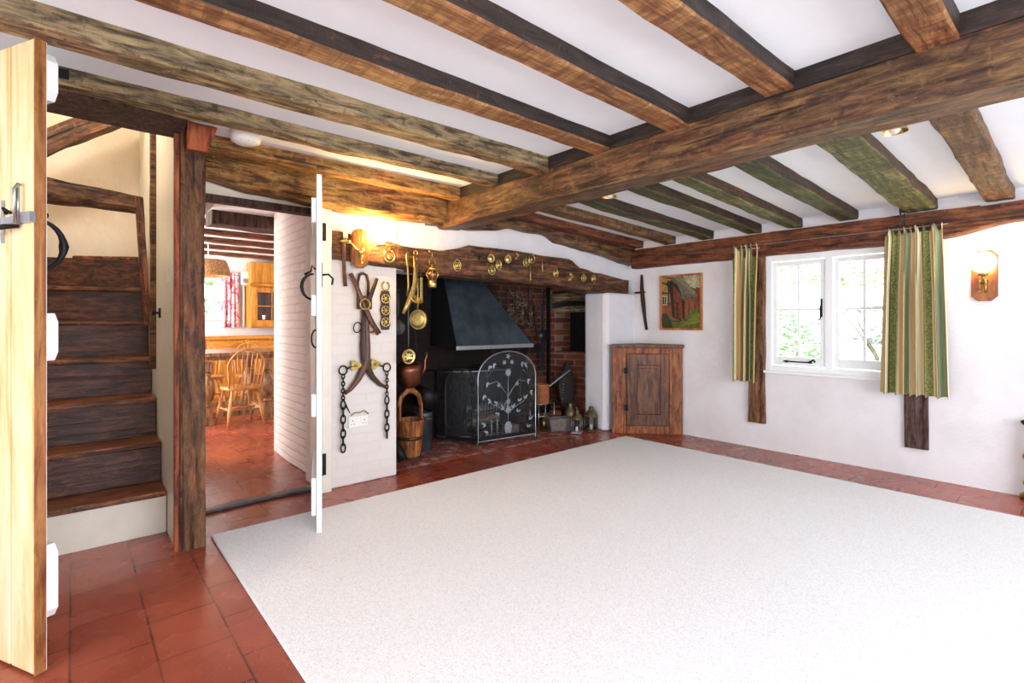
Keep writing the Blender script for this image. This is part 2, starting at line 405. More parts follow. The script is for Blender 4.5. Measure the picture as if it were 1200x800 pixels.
def hewn(name, mat, L, sec, ch=.012, amp=.006, seed=0, step=.06, keep_top=True, mw=None, parent=None, big=.0):
    """a hand-hewn timber along local x; sec(s) -> (y0, y1, z0, z1)"""
    n = max(2, int(L / step)); rings = []; K = 4
    for i in range(n + 1):
        x = L * i / n
        y0, y1, z0, z1 = sec(x)
        c = min(ch, (y1 - y0) * .3, (z1 - z0) * .3)
        pts = []
        corner = [(y0, z0 + c), (y0 + c, z0), (y1 - c, z0), (y1, z0 + c), (y1, z1), (y0, z1)]
        for a, b in zip(corner, corner[1:] + corner[:1]):
            d = math.hypot(a[0] - b[0], a[1] - b[1])
            q = 1 if d < c * 2 else K
            for j in range(q): pts.append((a[0] + (b[0] - a[0]) * j / q, a[1] + (b[1] - a[1]) * j / q))
        # edge taper wobble shared by the ring
        ring = []
        cy, cz = (y0 + y1) / 2, (z0 + z1) / 2
        wy = noise.noise(Vector((x * .7, seed * 3.1, 0))) * big; wz = noise.noise(Vector((x * .8, seed * 1.7, 5))) * big
        for (y, z) in pts:
            a = noise.noise(Vector((x * 7, y * 14 + seed * 9.7, z * 14))) * amp + noise.noise(Vector((x * 2.2, y * 5 + seed, z * 5))) * amp * 1.6
            b = noise.noise(Vector((x * 7 + 40, y * 14, z * 14 + seed * 7.3))) * amp + noise.noise(Vector((x * 2.2, y * 5, z * 5 - seed))) * amp * 1.6
            if keep_top and z > z1 - 1e-4: b = 0; 
            ring.append((x, y + a + wy, z + b + (0 if keep_top and z > z1 - 1e-4 else wz)))
        rings.append(ring)
    m = len(rings[0]); mb = MB()
    vs = [p for r in rings for p in r]
    fs = [(i * m + k, i * m + (k + 1) % m, (i + 1) * m + (k + 1) % m, (i + 1) * m + k) for i in range(n) for k in range(m)]
    mb.add(vs, fs, 0, True); mb.add(rings[0], [tuple(range(m))[::-1]]); mb.add(rings[-1], [tuple(range(m))])
    o = mb.build(name, mat, parent, mw=mw)
    o.data.polygons.foreach_set('use_smooth', [True] * len(o.data.polygons))
    o.modifiers.new('e', 'EDGE_SPLIT').split_angle = math.radians(38)
    return o
def frame_mw(p, xd, zd=(0, 0, 1)):
    x = Vector(xd).normalized(); z = Vector(zd); y = z.cross(x).normalized(); z = x.cross(y)
    m = Matrix((x, y, z)).transposed().to_4x4(); m.translation = Vector(p); return m

# ================================================================== THE SHELL
struct(MB().box(-2.6, 5.25, -2.6, 3.66, -.12, 0).build('floor', M['tile']), 'red quarry tile floor of the sitting room')
struct(MB().box(-1.2, 5.25, 3.66, 9.3, -.12, 0).build('floor', M['tile']), 'red quarry tile floor running through to the kitchen')
struct(MB().prism([(1.95, 3.72), (4.9, 3.72), (4.9, 4.6), (1.95, 4.6)], .0005, .003).build('trim_hearth', M['hearth']), 'worn red brick hearth')
# ceilings
struct(MB().box(-2.6, 2.45, -2.6, 3.19, 2.25, 2.40).box(.45, 2.45, 3.19, 3.75, 2.25, 2.40).build('ceiling', M['ceil']), 'white ceiling on the near side of the main beam')
cz = lambda x: 2.245 - (x - 2.45) * .046
struct(MB().add([(2.4, -2.6, cz(2.4)), (5.2, -2.6, cz(5.2)), (5.2, 3.75, cz(5.2)), (2.4, 3.75, cz(2.4)), (2.4, -2.6, 2.4), (5.2, -2.6, 2.4), (5.2, 3.75, 2.4), (2.4, 3.75, 2.4)],
    [(0, 1, 2, 3), (4, 7, 6, 5), (0, 4, 5, 1), (1, 5, 6, 2), (2, 6, 7, 3), (3, 7, 4, 0)]).build('ceiling', M['ceil']), 'white ceiling sloping down to the window wall')

# window wall x = 4.97
WX = 4.97
wy0, wy1, wz0, wz1 = .99, 2.075, .75, 1.835
w = MB()
w.box(WX, 5.25, -2.6, wy0, 0, 2.3).box(WX, 5.25, wy1, 3.88, 0, 2.3).box(WX, 5.25, wy0, wy1, 0, wz0).box(WX, 5.25, wy0, wy1, wz1, 2.3)
struct(w.build('wall_window', M['plaster']), 'white uneven plaster wall with the window')
# fireplace wall
struct(MB().box(1.34, 1.934, 3.62, 3.95, 0, 2.27).build('wall_chimney', M['painted_brick_y'], bevel=.012), 'white painted brick pier left of the fireplace')
struct(MB().prism([(1.41, 3.80), (1.405, 4.6), (1.43, 5.06), (1.47, 5.17), (1.55, 5.22), (1.93, 5.24), (1.93, 3.95), (1.6, 3.95), (1.6, 3.80)], 0, 2.27, smooth=False).build('wall_passage', M['painted_brick_x'], bevel=.01), 'white painted brick side of the chimney in the passage')
struct(MB().box(1.93, WX, 3.64, 3.95, 1.62, 2.27).build('wall_fireplace', M['plaster']), 'white plaster above the mantel beam')
# right pier: softly rounded block
pr = MB(); pr.prism([(4.45, 3.60), (4.47, 3.565), (4.50, 3.55), (WX + .02, 3.54), (WX + .02, 3.87), (4.45, 3.87)], 0, 1.535)
struct(pr.build('wall_pier', M['plaster'], bevel=.03), 'white rounded plaster pier right of the fireplace')
# inglenook shell
struct(MB().box(1.95, 4.62, 4.60, 4.75, 0, 2.3).build('wall_inglenook', M['soot_brick']), 'sooty brick back wall of the fireplace with shadow painted in at the left')
struct(MB().box(1.93, 1.955, 3.72, 4.65, 0, 1.64).box(1.93, 1.955, 3.95, 4.65, 1.64, 2.3).build('wall_inglenook', M['soot_brick_x']), 'sooty left side of the fireplace')
aw = MB()
def aw_seg(a, b, z0, z1, mb, dx=.0):
    p = lambda t: (4.53 + .42 * t, 4.66 - .86 * t)
    (x0, y0), (x1, y1) = p(a), p(b)
    mb.prism([(x0, y0), (x1, y1), (x1 + .30, y1 + .02), (x0 + .30, y0 + .1)], z0, z1)
aw_seg(0, 1, 0, .84, aw); aw_seg(0, .2, .84, 1.36, aw); aw_seg(.0, 1, 1.62, 2.3, aw)
struct(aw.build('wall_oven', M['red_brick'], bevel=.008), 'angled red brick wall with the bread oven opening')
aw = MB(); p = lambda t: (4.53 + .42 * t, 4.66 - .86 * t)
aw.prism([(4.80, 4.80), (5.10, 4.10), (5.10, 3.70), (5.45, 3.70), (5.45, 4.95), (4.80, 4.95)], 0, 2.3)
struct(aw.build('wall_oven', M['black']), 'black inside of the bread oven')
struct(MB().box(1.93, 5.2, 3.7, 4.75, 2.28, 2.36).build('ceiling', M['black']), 'soot black top of the fireplace')
struct(MB().box(2.0, 4.3, 4.5, 4.6, 0, .70).build('wall_fireback', M['soot_brick']), 'low sooty brick ledge at the back of the hearth, shadow painted in at left')
# doorway side
struct(MB().box(.47, 1.33, 3.63, 3.72, 1.985, 2.27).build('wall_doorway', M['cream']), 'cream plaster above the kitchen doorway')
struct(MB().box(.44, .60, 3.60, 5.2, 0, 2.27).build('wall_doorway', M['cream']), 'wall left of the kitchen doorway')
dl = hewn('trim_lintel', M['stud_dark'], .80, lambda s: (-.05, .03, -.045, 0), .004, .003, 3, mw=frame_mw((.56, 3.63, 1.995), (1, 0, 0)))
struct(dl, 'dark lintel over the kitchen doorway')
struct(MB().box(1.305, 1.395, 3.565, 3.66, 0, 2.04).box(1.29, 1.31, 3.60, 3.70, 0, 2.0).build('trim_doorframe', M['gloss'], bevel=.006), 'cream painted frame right of the kitchen doorway')
# threshold, curved in plan
th = MB(); top = []; n = 14
for i in range(n + 1):
    t = i / n; x = .58 + .74 * t; y = 3.64 + .03 * math.sin(t * PI) ; top.append((x, y))
poly = top + [(x, y + .085 - .02 * math.sin(i)) for i, (x, y) in reversed(list(enumerate(top)))]
th.prism(poly, 0, .022)
struct(th.build('trim_threshold', M['slate'], bevel=.008), 'dark worn stone threshold')
# stair enclosure
struct(MB().box(.412, .47, 3.20, 5.15, 0, 3.1).build('wall_stair', M['gloss']), 'narrow cream partition beside the stairs')
struct(MB().box(-.6, .47, 5.12, 5.2, 0, 3.2).box(-.62, -.5, 3.25, 5.2, 0, 3.2).box(-.6, .47, 3.20, 3.26, 2.3, 3.2).build('wall_stair', M['cream']), 'cream plaster walls of the stairwell')
struct(MB().box(-.62, .5, 3.2, 5.2, 3.1, 3.2).build('ceiling', M['cream']), 'cream ceiling of the stairwell')
struct(MB().box(-2.6, -.47, 3.15, 3.27, 0, 2.27).build('wall_hall', M['plaster']), 'white wall left of the stair door')
struct(hewn('trim_stairpost', M['stud'], .0 + 2.2, lambda s: (-.02, .02, -.02, .02), .004, .003, 4, keep_top=False, mw=frame_mw((.40, 4.02, .9), (0, 0, 1), (1, 0, 0))), 'thin brown post at the edge of the stair partition')
# unseen rear and left walls; wide openings added to let fill light in
w = MB()
w.box(-2.6, -.6, -2.6, -2.4, 0, 2.27).box(4.2, 5.0, -2.6, -2.4, 0, 2.27).box(-.6, 4.2, -2.6, -2.4, 0, .35).box(-.6, 4.2, -2.6, -2.4, 2.05, 2.27)
struct(w.build('wall_rear', M['plaster']), 'unseen white wall behind the camera with an opening added for fill light')
w = MB()
w.box(-2.6, -2.4, -2.4, -1.4, 0, 2.27).box(-2.6, -2.4, 2.0, 3.2, 0, 2.27).box(-2.6, -2.4, -1.4, 2.0, 0, .5).box(-2.6, -2.4, -1.4, 2.0, 2.0, 2.27)
struct(w.build('wall_left', M['plaster']), 'unseen white wall left of the camera with an opening added for fill light')
# passage + kitchen shell
struct(MB().box(.44, 2.0, 3.72, 5.25, 2.22, 2.4).build('ceiling', M['ceil']), 'white ceiling of the passage')
struct(MB().box(-1.2, 3.6, 5.2, 9.3, 2.225, 2.42).build('ceiling', M['ceil']), 'white ceiling of the kitchen')
w = MB(); kw = (.75, 1.80, 1.27, 1.90)
w.box(-1.2, kw[0], 9.0, 9.2, 0, 2.3).box(kw[1], 3.6, 9.0, 9.2, 0, 2.3).box(kw[0], kw[1], 9.0, 9.2, 0, kw[2]).box(kw[0], kw[1], 9.0, 9.2, kw[3], 2.3)
struct(w.build('wall_kitchen', M['plaster']), 'pale plaster back wall of the kitchen')
struct(MB().box(3.4, 3.6, 5.0, 9.2, 0, 2.3).box(1.9, 3.6, 5.0, 5.2, 0, 2.3).build('wall_kitchen', M['plaster']), 'plaster side wall of the kitchen')
struct(MB().box(-1.2, -1.0, 5.1, 6.0, 0, 2.3).box(-1.2, -1.0, 8.6, 9.2, 0, 2.3).box(-1.2, -1.0, 6.0, 8.6, 0, .7).box(-1.2, -1.0, 6.0, 8.6, 2.1, 2.3).box(-1.2, .6, 5.2, 5.27, 0, 2.3).build('wall_kitchen', M['plaster']), 'plaster wall at the far left of the kitchen with an unseen opening added for light')  # side opening added for the kitchen fill light
# sloped plaster soffit of the stairs in the passage
sf = MB(); sf.add([(.60, 4.3, 1.80), (.60, 5.2, 1.80), (.60, 4.3, 2.25), (.60, 5.2, 2.25), (.92, 4.3, 2.25), (.92, 5.2, 2.25)], [(0, 1, 5, 4), (0, 2, 3, 1), (2, 4, 5, 3), (0, 4, 2), (1, 3, 5)])
struct(sf.build('wall_soffit', M['cream']), 'sloping plaster underside of the stairs in the passage')

# ================================================================== TIMBERS
# main beam
mbm = hewn('main_beam', M['beam'], 6.0, lambda s: (0, .275, -.262 + .010 * math.sin(s * .9), .02), .036, .007, 1, mw=frame_mw((2.29, 3.62, 2.25), (0, -1, 0)), big=.008)
tag(mbm, 'huge dark oak beam crossing the whole ceiling from the fireplace wall', 'beam')
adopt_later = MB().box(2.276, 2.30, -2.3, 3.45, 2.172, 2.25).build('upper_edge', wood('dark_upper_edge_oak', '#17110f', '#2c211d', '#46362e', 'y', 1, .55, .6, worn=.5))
# joists on the near side
JL = [(3.24, 'golden', 'golden brown ceiling joist nearest the kitchen doorway and the white round detector'),
      (2.78, 'joist_old', 'weathered grey ceiling joist with a black mortise slot above the stair opening'),
      (2.277, 'joist_old', 'weathered patchy ceiling joist crossing directly above the open pine door'),
      (1.79, 'joist', 'black-sided ceiling joist next to the weathered one above the pine door'),
      (1.303, 'joist', 'black-sided ceiling joist, third from the top edge among those left of the main beam'),
      (.83, 'joist', 'black-sided ceiling joist with an orange adzed face, second from the right above the rug'),
      (.305, 'joist', 'short broad ceiling joist end at the top right above the main beam')]
for i, (y, mt, lb) in enumerate(JL):
    wd = .125 if i != 1 else .10
    dp = {1: .066, 2: .092}.get(i, .078)
    xs0 = -2.39 if i else .50
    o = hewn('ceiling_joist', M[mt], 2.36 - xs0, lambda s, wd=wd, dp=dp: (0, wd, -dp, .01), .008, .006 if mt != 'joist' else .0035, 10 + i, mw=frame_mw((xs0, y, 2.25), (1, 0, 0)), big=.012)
    tag(o, lb, 'beam', 'ceiling joists left of the main beam')
    if i == 1:
        MB().box(2.20, 2.38, -.009, .02, -.05, -.012).build('mortise_slot', M['black'], o)
# joists between the main beam and the window wall
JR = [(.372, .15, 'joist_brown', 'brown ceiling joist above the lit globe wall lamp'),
      (.79, .20, 'joist_green_bounce', 'broad ceiling joist with green bounce light painted in, ending above the wider curtain'),
      (1.307, .14, 'joist_green_bounce_dark', 'ceiling joist with green bounce light painted in, ending above the middle of the window'),
      (1.73, .13, 'joist_green_bounce', 'ceiling joist with green bounce light painted in, ending above the left casement of the window'),
      (2.085, .13, 'joist_green_bounce_dark', 'ceiling joist with green bounce light painted in, ending just above the narrow curtain'),
      (2.557, .13, 'joist_green_bounce_dark', 'narrow ceiling joist with green bounce light painted in, ending above the painting'),
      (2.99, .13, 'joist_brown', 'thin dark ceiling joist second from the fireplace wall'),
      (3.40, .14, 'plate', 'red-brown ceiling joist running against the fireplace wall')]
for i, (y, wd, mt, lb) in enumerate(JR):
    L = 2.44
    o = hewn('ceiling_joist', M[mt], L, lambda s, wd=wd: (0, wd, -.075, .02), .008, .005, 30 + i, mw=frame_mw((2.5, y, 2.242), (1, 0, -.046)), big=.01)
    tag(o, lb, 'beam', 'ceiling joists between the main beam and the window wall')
# wall plates
zb = lambda tab: (lambda s: lerp(tab, s))
t1 = [(0, 2.07), (.4, 2.03), (.8, 2.005), (1.3, 2.0), (1.8, 2.01)]
o = hewn('wall_plate_beam', M['golden'], 1.76, lambda s: (-.0, .17, lerp(t1, s) - 2.25, .02), .03, .012, 50, mw=frame_mw((.545, 3.46, 2.25), (1, 0, 0)), big=.01)
tag(o, 'golden hewn beam over the kitchen doorway lit by the wall lamp', 'beam')
t2 = [(0, 2.0), (.37, 2.0), (.60, 2.02), (.9, 2.085), (1.1, 2.06), (1.3, 2.075), (1.55, 2.0), (1.97, 1.96), (2.77, 1.87)]
o = hewn('wall_plate_beam', M['beam'], 2.76, lambda s: (0, .13, lerp(t2, s) - 2.2, -.01 - s * .03), .02, .012, 51, mw=frame_mw((2.20, 3.515, 2.2), (1, 0, 0)), keep_top=False)
tag(o, 'wavy-edged dark beam along the top of the fireplace wall above the mantel', 'beam')
t3 = [(0, 1.822), (2.5, 1.822), (2.75, 1.835), (3.2, 1.90), (4.5, 1.93)]
o = hewn('wall_plate_beam', M['plate'], 5.9, lambda s: (-.05, .07, lerp(t3, s) - 2.03, 0), .012, .006, 52, mw=frame_mw((4.91, 3.52, 2.03), (0, -1, 0)), keep_top=False)
tag(o, 'red-brown oak beam along the top of the window wall', 'beam')
struct(MB().box(4.93, 4.99, -2.4, 3.6, 2.02, 2.2).build('trim_cornice', M['plaster']), 'strip of white plaster above the window wall beam')
# thin upper board of the window plate
o = hewn('curtain_rail_board', M['plate'], 2.9, lambda s: (0, .03, -.045, 0), .004, .004, 53, mw=frame_mw((4.865, 3.45, 2.035), (0, -1, 0)), keep_top=False)
tag(o, 'slim red-brown board fixed along the face of the window wall beam', 'board')
# header over the stair opening
o = hewn('stair_header_beam', M['stud_dark'], .93, lambda s: (0, .34, -.062, .02), .012, .004, 54, mw=frame_mw((-.5, 2.915, 2.25), (1, 0, 0)))
tag(o, 'dark brown header beam over the stair opening', 'beam')
# door post
o = hewn('timber_post', M['post'], 2.245, lambda s: (-.0595, .0595, -.07, .07), .006, .0045, 55, keep_top=False, mw=frame_mw((.482, 3.215, 0), (0, 0, 1), (0, 1, 0)))
tag(o, 'upright oak post between the stairs and the kitchen doorway', 'post')
post = o
pb = MB(); pb.prism([(0, 0), (.14, 0), (.09, -.14), (0, -.14)], -.055, .055, T=Matrix.Translation((.45, 3.15, 2.245)) @ Matrix.Rotation(PI / 2, 4, 'X'))
MB().box(.402, .424, 3.15, 3.185, 0, 2.19).build('post_trim', M['kred'], bevel=.003)
def adopt(ch, par):
    bpy.context.view_layer.update(); ch.parent = par; ch.matrix_parent_inverse = par.matrix_world.inverted()
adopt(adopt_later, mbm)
adopt(bpy.data.objects['post_trim'], post)
adopt(pb.build('post_bracket', M['kred'], bevel=.004), post)
# stairwell timbers
o = hewn('stairwell_beam', M['stud'], .86, lambda s: (0, .14, -.17 + .0 * s, -.02 - .05 * (s / .86)), .02, .012, 56, keep_top=False, mw=frame_mw((-.5, 4.2, 2.14), (1, 0, -.03)))
o.data.materials[0] = M['mantel']
tag(o, 'rough dark beam crossing the stairwell in front of the cream wall', 'beam')
o = hewn('stairwell_rafter', M['mantel'], 1.03, lambda s: (0, .12, -.14, 0), .015, .012, 57, keep_top=False, mw=frame_mw((-.49, 4.62, 2.22), (1, 0, .79)))
tag(o, 'sloping dark rafter high in the stairwell', 'beam')
o = hewn('stair_newel', M['tread'], .86, lambda s: (-.022, .022, -.026, .026), .004, .002, 58, keep_top=False, mw=frame_mw((.395, 4.34, 1.19), (-.055, -.12, .83), (0, 1, 0)))
tag(o, 'slanting slim wooden newel post standing on the stairs', 'post')
# mantel beam
mt = [(1.39, 1.85), (1.785, 1.83), (1.98, 1.80), (2.3, 1.80), (2.48, 1.832), (2.60, 1.866), (3.09, 1.872), (3.54, 1.857), (3.85, 1.855), (4.08, 1.775), (4.32, 1.739), (4.87, 1.69)]
mbt = [(1.39, 1.655), (1.88, 1.629), (2.48, 1.588), (3.54, 1.575), (4.32, 1.532), (4.9, 1.528)]
o = hewn('mantel_beam', M['mantel'], 3.49, lambda s: (0, .22, lerp(mbt, s + 1.39) - 1.7, lerp(mt, s + 1.39) - 1.7), .02, .006, 60, keep_top=False, mw=frame_mw((1.39, 3.568, 1.7), (1, 0, 0)))
tag(o, 'thick dark oak mantel beam with wavy top over the fireplace', 'mantel')
# studs in the window wall
sd = hewn('wall_stud', M['stud'], 1.62, lambda s: (-.07, .075, -.03, .03), .006, .005, 61, keep_top=False, mw=frame_mw((4.96, 2.14, .245), (0, 0, 1), (1, 0, 0)))
sd.data.materials[0] = wood('stud_oak_upright', '#3c2417', '#6f4a30', '#93714e', 'x', 1, .7, .9)
tag(sd, 'brown oak stud set in the wall beside the narrow curtain', 'post')
sd = hewn('wall_stud', M['stud_dark'], .62, lambda s: (-.075, .075, -.03, .02), .006, .004, 62, keep_top=False, mw=frame_mw((4.965, .925, .225), (0, 0, 1), (1, 0, 0)))
sd.data.materials[0] = wood('stud_oak_dark_upright', '#2a1b18', '#513a34', '#6d554b', 'x', 1, .7, .7)
tag(sd, 'dark oak stud in the wall below the wider curtain', 'post')

# ================================================================== WINDOW
win = bpy.data.objects.new('window_1', None); COL.objects.link(win); win.location = (4.985, 1.53, .75); struct(win, 'white two-light casement window in the right wall')
def wb(mb, y0, y1, z0, z1, x0=0, x1=.05): return mb.box(x0, x1, y0 - 1.53, y1 - 1.53, z0 - .75, z1 - .75)
f = MB()
wb(f, 2.01, 2.075, .75, 1.835, -.01, .09); wb(f, .99, 1.05, .75, 1.835, -.01, .09); wb(f, 1.0501, 2.0099, 1.775, 1.835, -.01, .09); wb(f, 1.0501, 2.0099, .75, .80, -.01, .09); wb(f, 1.505, 1.565, .8001, 1.7749, -.01, .09)
f.build('window_frame', M['white'], win, bevel=.005)
wb(MB(), .97, 2.10, .728, .752, -.05, .09).build('window_sill', M['white'], win, bevel=.006)
for (a, b) in ((1.575, 2.0), (1.06, 1.495)):
    c = MB(); t = .034
    e = .0004
    wb(c, a, a + t, .81, 1.765, .005, .05); wb(c, b - t, b, .81, 1.765, .005, .05); wb(c, a + t + e, b - t - e, 1.725, 1.765, .005, .05); wb(c, a + t + e, b - t - e, .81, .885, .005, .05)
    m_ = (a + b) / 2; wb(c, m_ - .010, m_ + .010, .885 + e, 1.725 - e, .012, .042); wb(c, a + t + e, m_ - .010 - e, 1.312, 1.330, .012, .042); wb(c, m_ + .010 + e, b - t - e, 1.312, 1.330, .012, .042)
    cs = c.build('casement', M['white'], win, bevel=.004)
    wb(MB(), a + .02, b - .02, .84, 1.75, .026, .030).build('glass', M['glass'], cs)
h = MB(); h.box(-.012, .005, 1.588 - 1.53, 1.602 - 1.53, .50, .66)
h.tube([(-.02, .065, .60), (-.03, .065, .58), (-.03, .065, .49), (-.045, .075, .47)], .006, mi=0)
h.build('casement_latch', M['iron'], win)
h = MB(); h.tube([(-.025, 1.90 - 1.53, .098), (-.03, 1.78 - 1.53, .095), (-.03, 1.66 - 1.53, .095)], .006).tube([(-.025, 1.69 - 1.53, .095), (-.04, 1.67 - 1.53, .105), (-.03, 1.65 - 1.53, .12), (-.02, 1.64 - 1.53, .10)], .008)
h.box(-.03, .005, .145, .155, .085, .105).box(-.03, .005, .345, .355, .085, .105)
h.build('casement_stay', M['iron'], win)

# curtains
def curtain(name, label, ytop, ybot, z0, z1, x, nf, seed, mat, u0=0., us=1., ax='x', cat='curtain', group=None):
    """gathered cloth hanging in a plane; runs along -y (ax='x') or +x (ax='y')"""
    mb = MB(); nu, nv = nf * 14, 52; vs = []; uv = []
    for j in range(nv + 1):
        t = j / nv; z = z1 + (z0 - z1) * t
        for i in range(nu + 1):
            q = i / nu
            a = ytop[0] + (ytop[1] - ytop[0]) * q; b = ybot[0] + (ybot[1] - ybot[0]) * q
            p = a + (b - a) * t ** .8
            am = .011 + .024 * min(1, max(0, (t - .05)) * 3)
            if t < .05: am = .010 + .028 * (1 - t / .05)
            ph = 2 * PI * nf * (q + .035 * math.sin(q * 9 + seed))
            d = math.sin(ph) * am + .012 * math.sin(ph * .5 + seed + t * 1.3)
            sl = math.cos(ph) * am * .35
            zz = z + (.012 * math.sin(ph * 1.7 + seed) if j == 0 else 0) + (.006 * math.sin(ph) if j == nv else 0)
            if ax == 'x': vs.append((x + d, p + sl, zz))
            else: vs.append((p + sl, x + d, zz))
            uv.append((u0 + us * q, t))
    fs = [(j * (nu + 1) + i, j * (nu + 1) + i + 1, (j + 1) * (nu + 1) + i + 1, (j + 1) * (nu + 1) + i) for j in range(nv) for i in range(nu)]
    mb.add(vs, fs, 0, True); mb.uv = uv
    o = mb.build(name, mat); sm = o.modifiers.new('s', 'SOLIDIFY'); sm.thickness = .003
    return tag(o, label, cat, group)
c1 = curtain('curtain', 'narrow striped gold and green curtain left of the window', (2.335, 2.075), (2.335, 2.10), .64, 1.935, 4.855, 5, 1, M['curtain'], .33, 1.35)
c2 = curtain('curtain', 'wider striped gold and green curtain right of the window', (1.10, .755), (1.135, .715), .645, 1.925, 4.845, 8, 2.2, M['curtain'], .0, 2.0)
for c, y0, y1, zt in ((c1, 2.335, 2.075, 1.90), (c2, 1.10, .755, 1.885)):
    g = MB(); g.tube([(4.862, y0, zt), (4.862, y1, zt)], .006)
    g.build('gather_tape', M['steel'], c)
wr = MB(); wr.tube([(4.85, 3.40, 1.93), (4.845, 2.3, 1.93), (4.845, 1.1, 1.925), (4.845, .72, 1.925)], .003, 6)
tag(wr.build('curtain_wire', M['steel']), 'thin curtain wire stretched along the window wall beam', 'curtain wire')
hk = MB(); hk.tube([(4.85, 1.0, 2.10), (4.835, 1.0, 2.05), (4.835, 1.0, 1.96), (4.845, 1.0, 1.935)], .005).tube([(4.85, .975, 2.10), (4.835, .975, 2.04), (4.835, .975, 1.94)], .004).box(4.84, 4.865, .965, 1.01, 2.05, 2.10)
tag(hk.build('curtain_hook', M['iron_grey']), 'small iron curtain hook above the wider curtain', 'hook')

# ================================================================== WALL LAMPS
def octo(w_, h_, c):
    return [(-w_ / 2 + c, -h_ / 2), (w_ / 2 - c, -h_ / 2), (w_ / 2, -h_ / 2 + c), (w_ / 2, h_ / 2 - c), (w_ / 2 - c, h_ / 2), (-w_ / 2 + c, h_ / 2), (-w_ / 2, h_ / 2 - c), (-w_ / 2, -h_ / 2 + c)]
lampR = thing('wall_lamp', 'lit round opal wall lamp on a wooden plaque right of the window', 'lamp', (4.97, .535, 1.535))
Tx = Matrix(((0, 0, -1, 0), (-1, 0, 0, 0), (0, 1, 0, 0), (0, 0, 0, 1)))     # plaque xy -> wall yz, z -> -x
MB().prism(octo(.14, .36, .035), 0, .022, T=Tx).build('back_plate', wood('lamp_plaque_oak', '#5a2c12', '#85491f', '#a0622c', 'z', .6, .35, .1), lampR, bevel=.004)
a = MB(); a.tube([(-.02, 0, -.04), (-.07, 0, -.045), (-.09, 0, -.02), (-.09, 0, .0)], .010).lathe([(.012, 0), (.03, .005), (.034, .02), (.02, .03)], 16, T=Matrix.Translation((-.09, 0, -.005)))
a.ball((-.02, 0, -.04), .022).tube([(-.06, .02, -.03), (-.062, .02, -.11)], .005).ball((-.062, .02, -.115), .009).tube([(-.06, -.01, -.04), (-.06, -.01, -.12)], .008)
a.build('bracket', M['brass_old'], lampR)
MB().ball((-.09, 0, .095), .072, 16).build('globe_shade', M['globe'], lampR)

lampL = thing('wall_lamp', 'brass two-armed wall lamp glowing on the left end of the mantel beam', 'lamp', (1.595, 3.545, 1.75))
pl = []; 
for i in range(9):
    w_ = PI * i / 8; pl.append((.062 * math.cos(w_), .09 + .05 * math.sin(w_)))
pl = pl + [(-.068, -.08), (-.05, -.13), (-.02, -.15), (.02, -.15), (.05, -.13), (.068, -.08)]
Ty = Matrix(((1, 0, 0, 0), (0, 0, -1, 0), (0, 1, 0, 0), (0, 0, 0, 1)))       # xy -> wall xz, z -> -y
MB().prism(pl, -.02, .014, T=Ty).build('back_plate', wood('lamp_plaque_gold', '#5a3010', '#8a5420', '#a8702e', 'z', .6, .35, .1), lampL, bevel=.004)
a = MB(); a.ball((0, -.03, -.03), .024, sc=(1, 1, 1.2)).tube([(0, -.03, -.06), (0, -.03, -.11)], [.012, .006]).ball((0, -.03, -.115), .010)
for sx in (-1, 1):
    a.tube([(0, -.03, -.03), (sx * .05, -.05, -.02), (sx * .09, -.06, .015), (sx * .135, -.06, .02)], .006)
    a.lathe([(.008, 0), (.035, .004), (.038, .012), (.012, .016), (.012, .04)], 16, T=Matrix.Translation((sx * .135, -.06, .015)))
a.tube([(0, -.04, -.02), (0, -.04, .13)], .004)
a.build('bracket', M['brass'], lampL)
MB().ball((.135, -.06, .105), .058, 16, sc=(1, 1, 1.1)).build('globe_shade', M['globe_w'], lampL)
MB().lathe([(.014, 0), (.016, .05), (.010, .055)], 12, T=Matrix.Translation((-.135, -.06, .05))).build('candle_tube', M['plastic'], lampL)

# ================================================================== PAINTING
pt = thing('framed_painting', 'framed painting of a thatched brick cottage hanging above the corner cupboard', 'painting', (4.965, 2.945, 1.42))
Wp, Hp = .50, .60
TP = Matrix(((0, 0, -1, 0), (-1, 0, 0, 0), (0, 1, 0, 0), (0, 0, 0, 1)))
fr = MB()
for x0, x1, y0, y1 in ((-Wp / 2, -Wp / 2 + .022, -Hp / 2, Hp / 2), (Wp / 2 - .022, Wp / 2, -Hp / 2, Hp / 2), (-Wp / 2 + .0221, Wp / 2 - .0221, Hp / 2 - .022, Hp / 2), (-Wp / 2 + .0221, Wp / 2 - .0221, -Hp / 2, -Hp / 2 + .022)):
    fr.box(x0, x1, y0, y1, -.0, .026, T=TP)
fr.build('picture_frame', wood('frame_oak', '#8a4a1d', '#b36c35', '#c98a4e', 'z', .5, .4, .1), pt, bevel=.004)
cv = MB(); names = ['p_tree', 'p_sky', 'p_roof', 'p_roof2', 'p_brick', 'p_brick2', 'p_yellow', 'p_dark', 'p_grass', 'p_grass2', 'p_bush', 'p_white']
lay = [0]
def P_(pts, nm):
    lay[0] += 1; z = .008 + lay[0] * .0003
    q = [((u - .5) * (Wp - .04), (.5 - v) * (Hp - .04)) for u, v in pts]
    cv.prism(q, z - .0003, z, names.index(nm), T=TP)
P_([(0, 0), (1, 0), (1, 1), (0, 1)], 'p_tree')
P_([(.55, 0), (1, 0), (1, .3), (.85, .25), (.7, .2)], 'p_sky')
P_([(.82, .3), (.9, .22), (1, .25), (1, .62), (.86, .62)], 'p_brick')
P_([(0, .0), (.28, .05), (.30, .5), (0, .5)], 'p_yellow')
P_([(0, .52), (.4, .52), (.5, .85), (0, .85)], 'p_brick2')
P_([(.12, .10), (.35, .04), (.62, .45), (.58, .88), (.28, .78), (.22, .35)], 'p_dark')
P_([(.30, .16), (.56, .42), (.56, .84), (.34, .78)], 'p_brick')
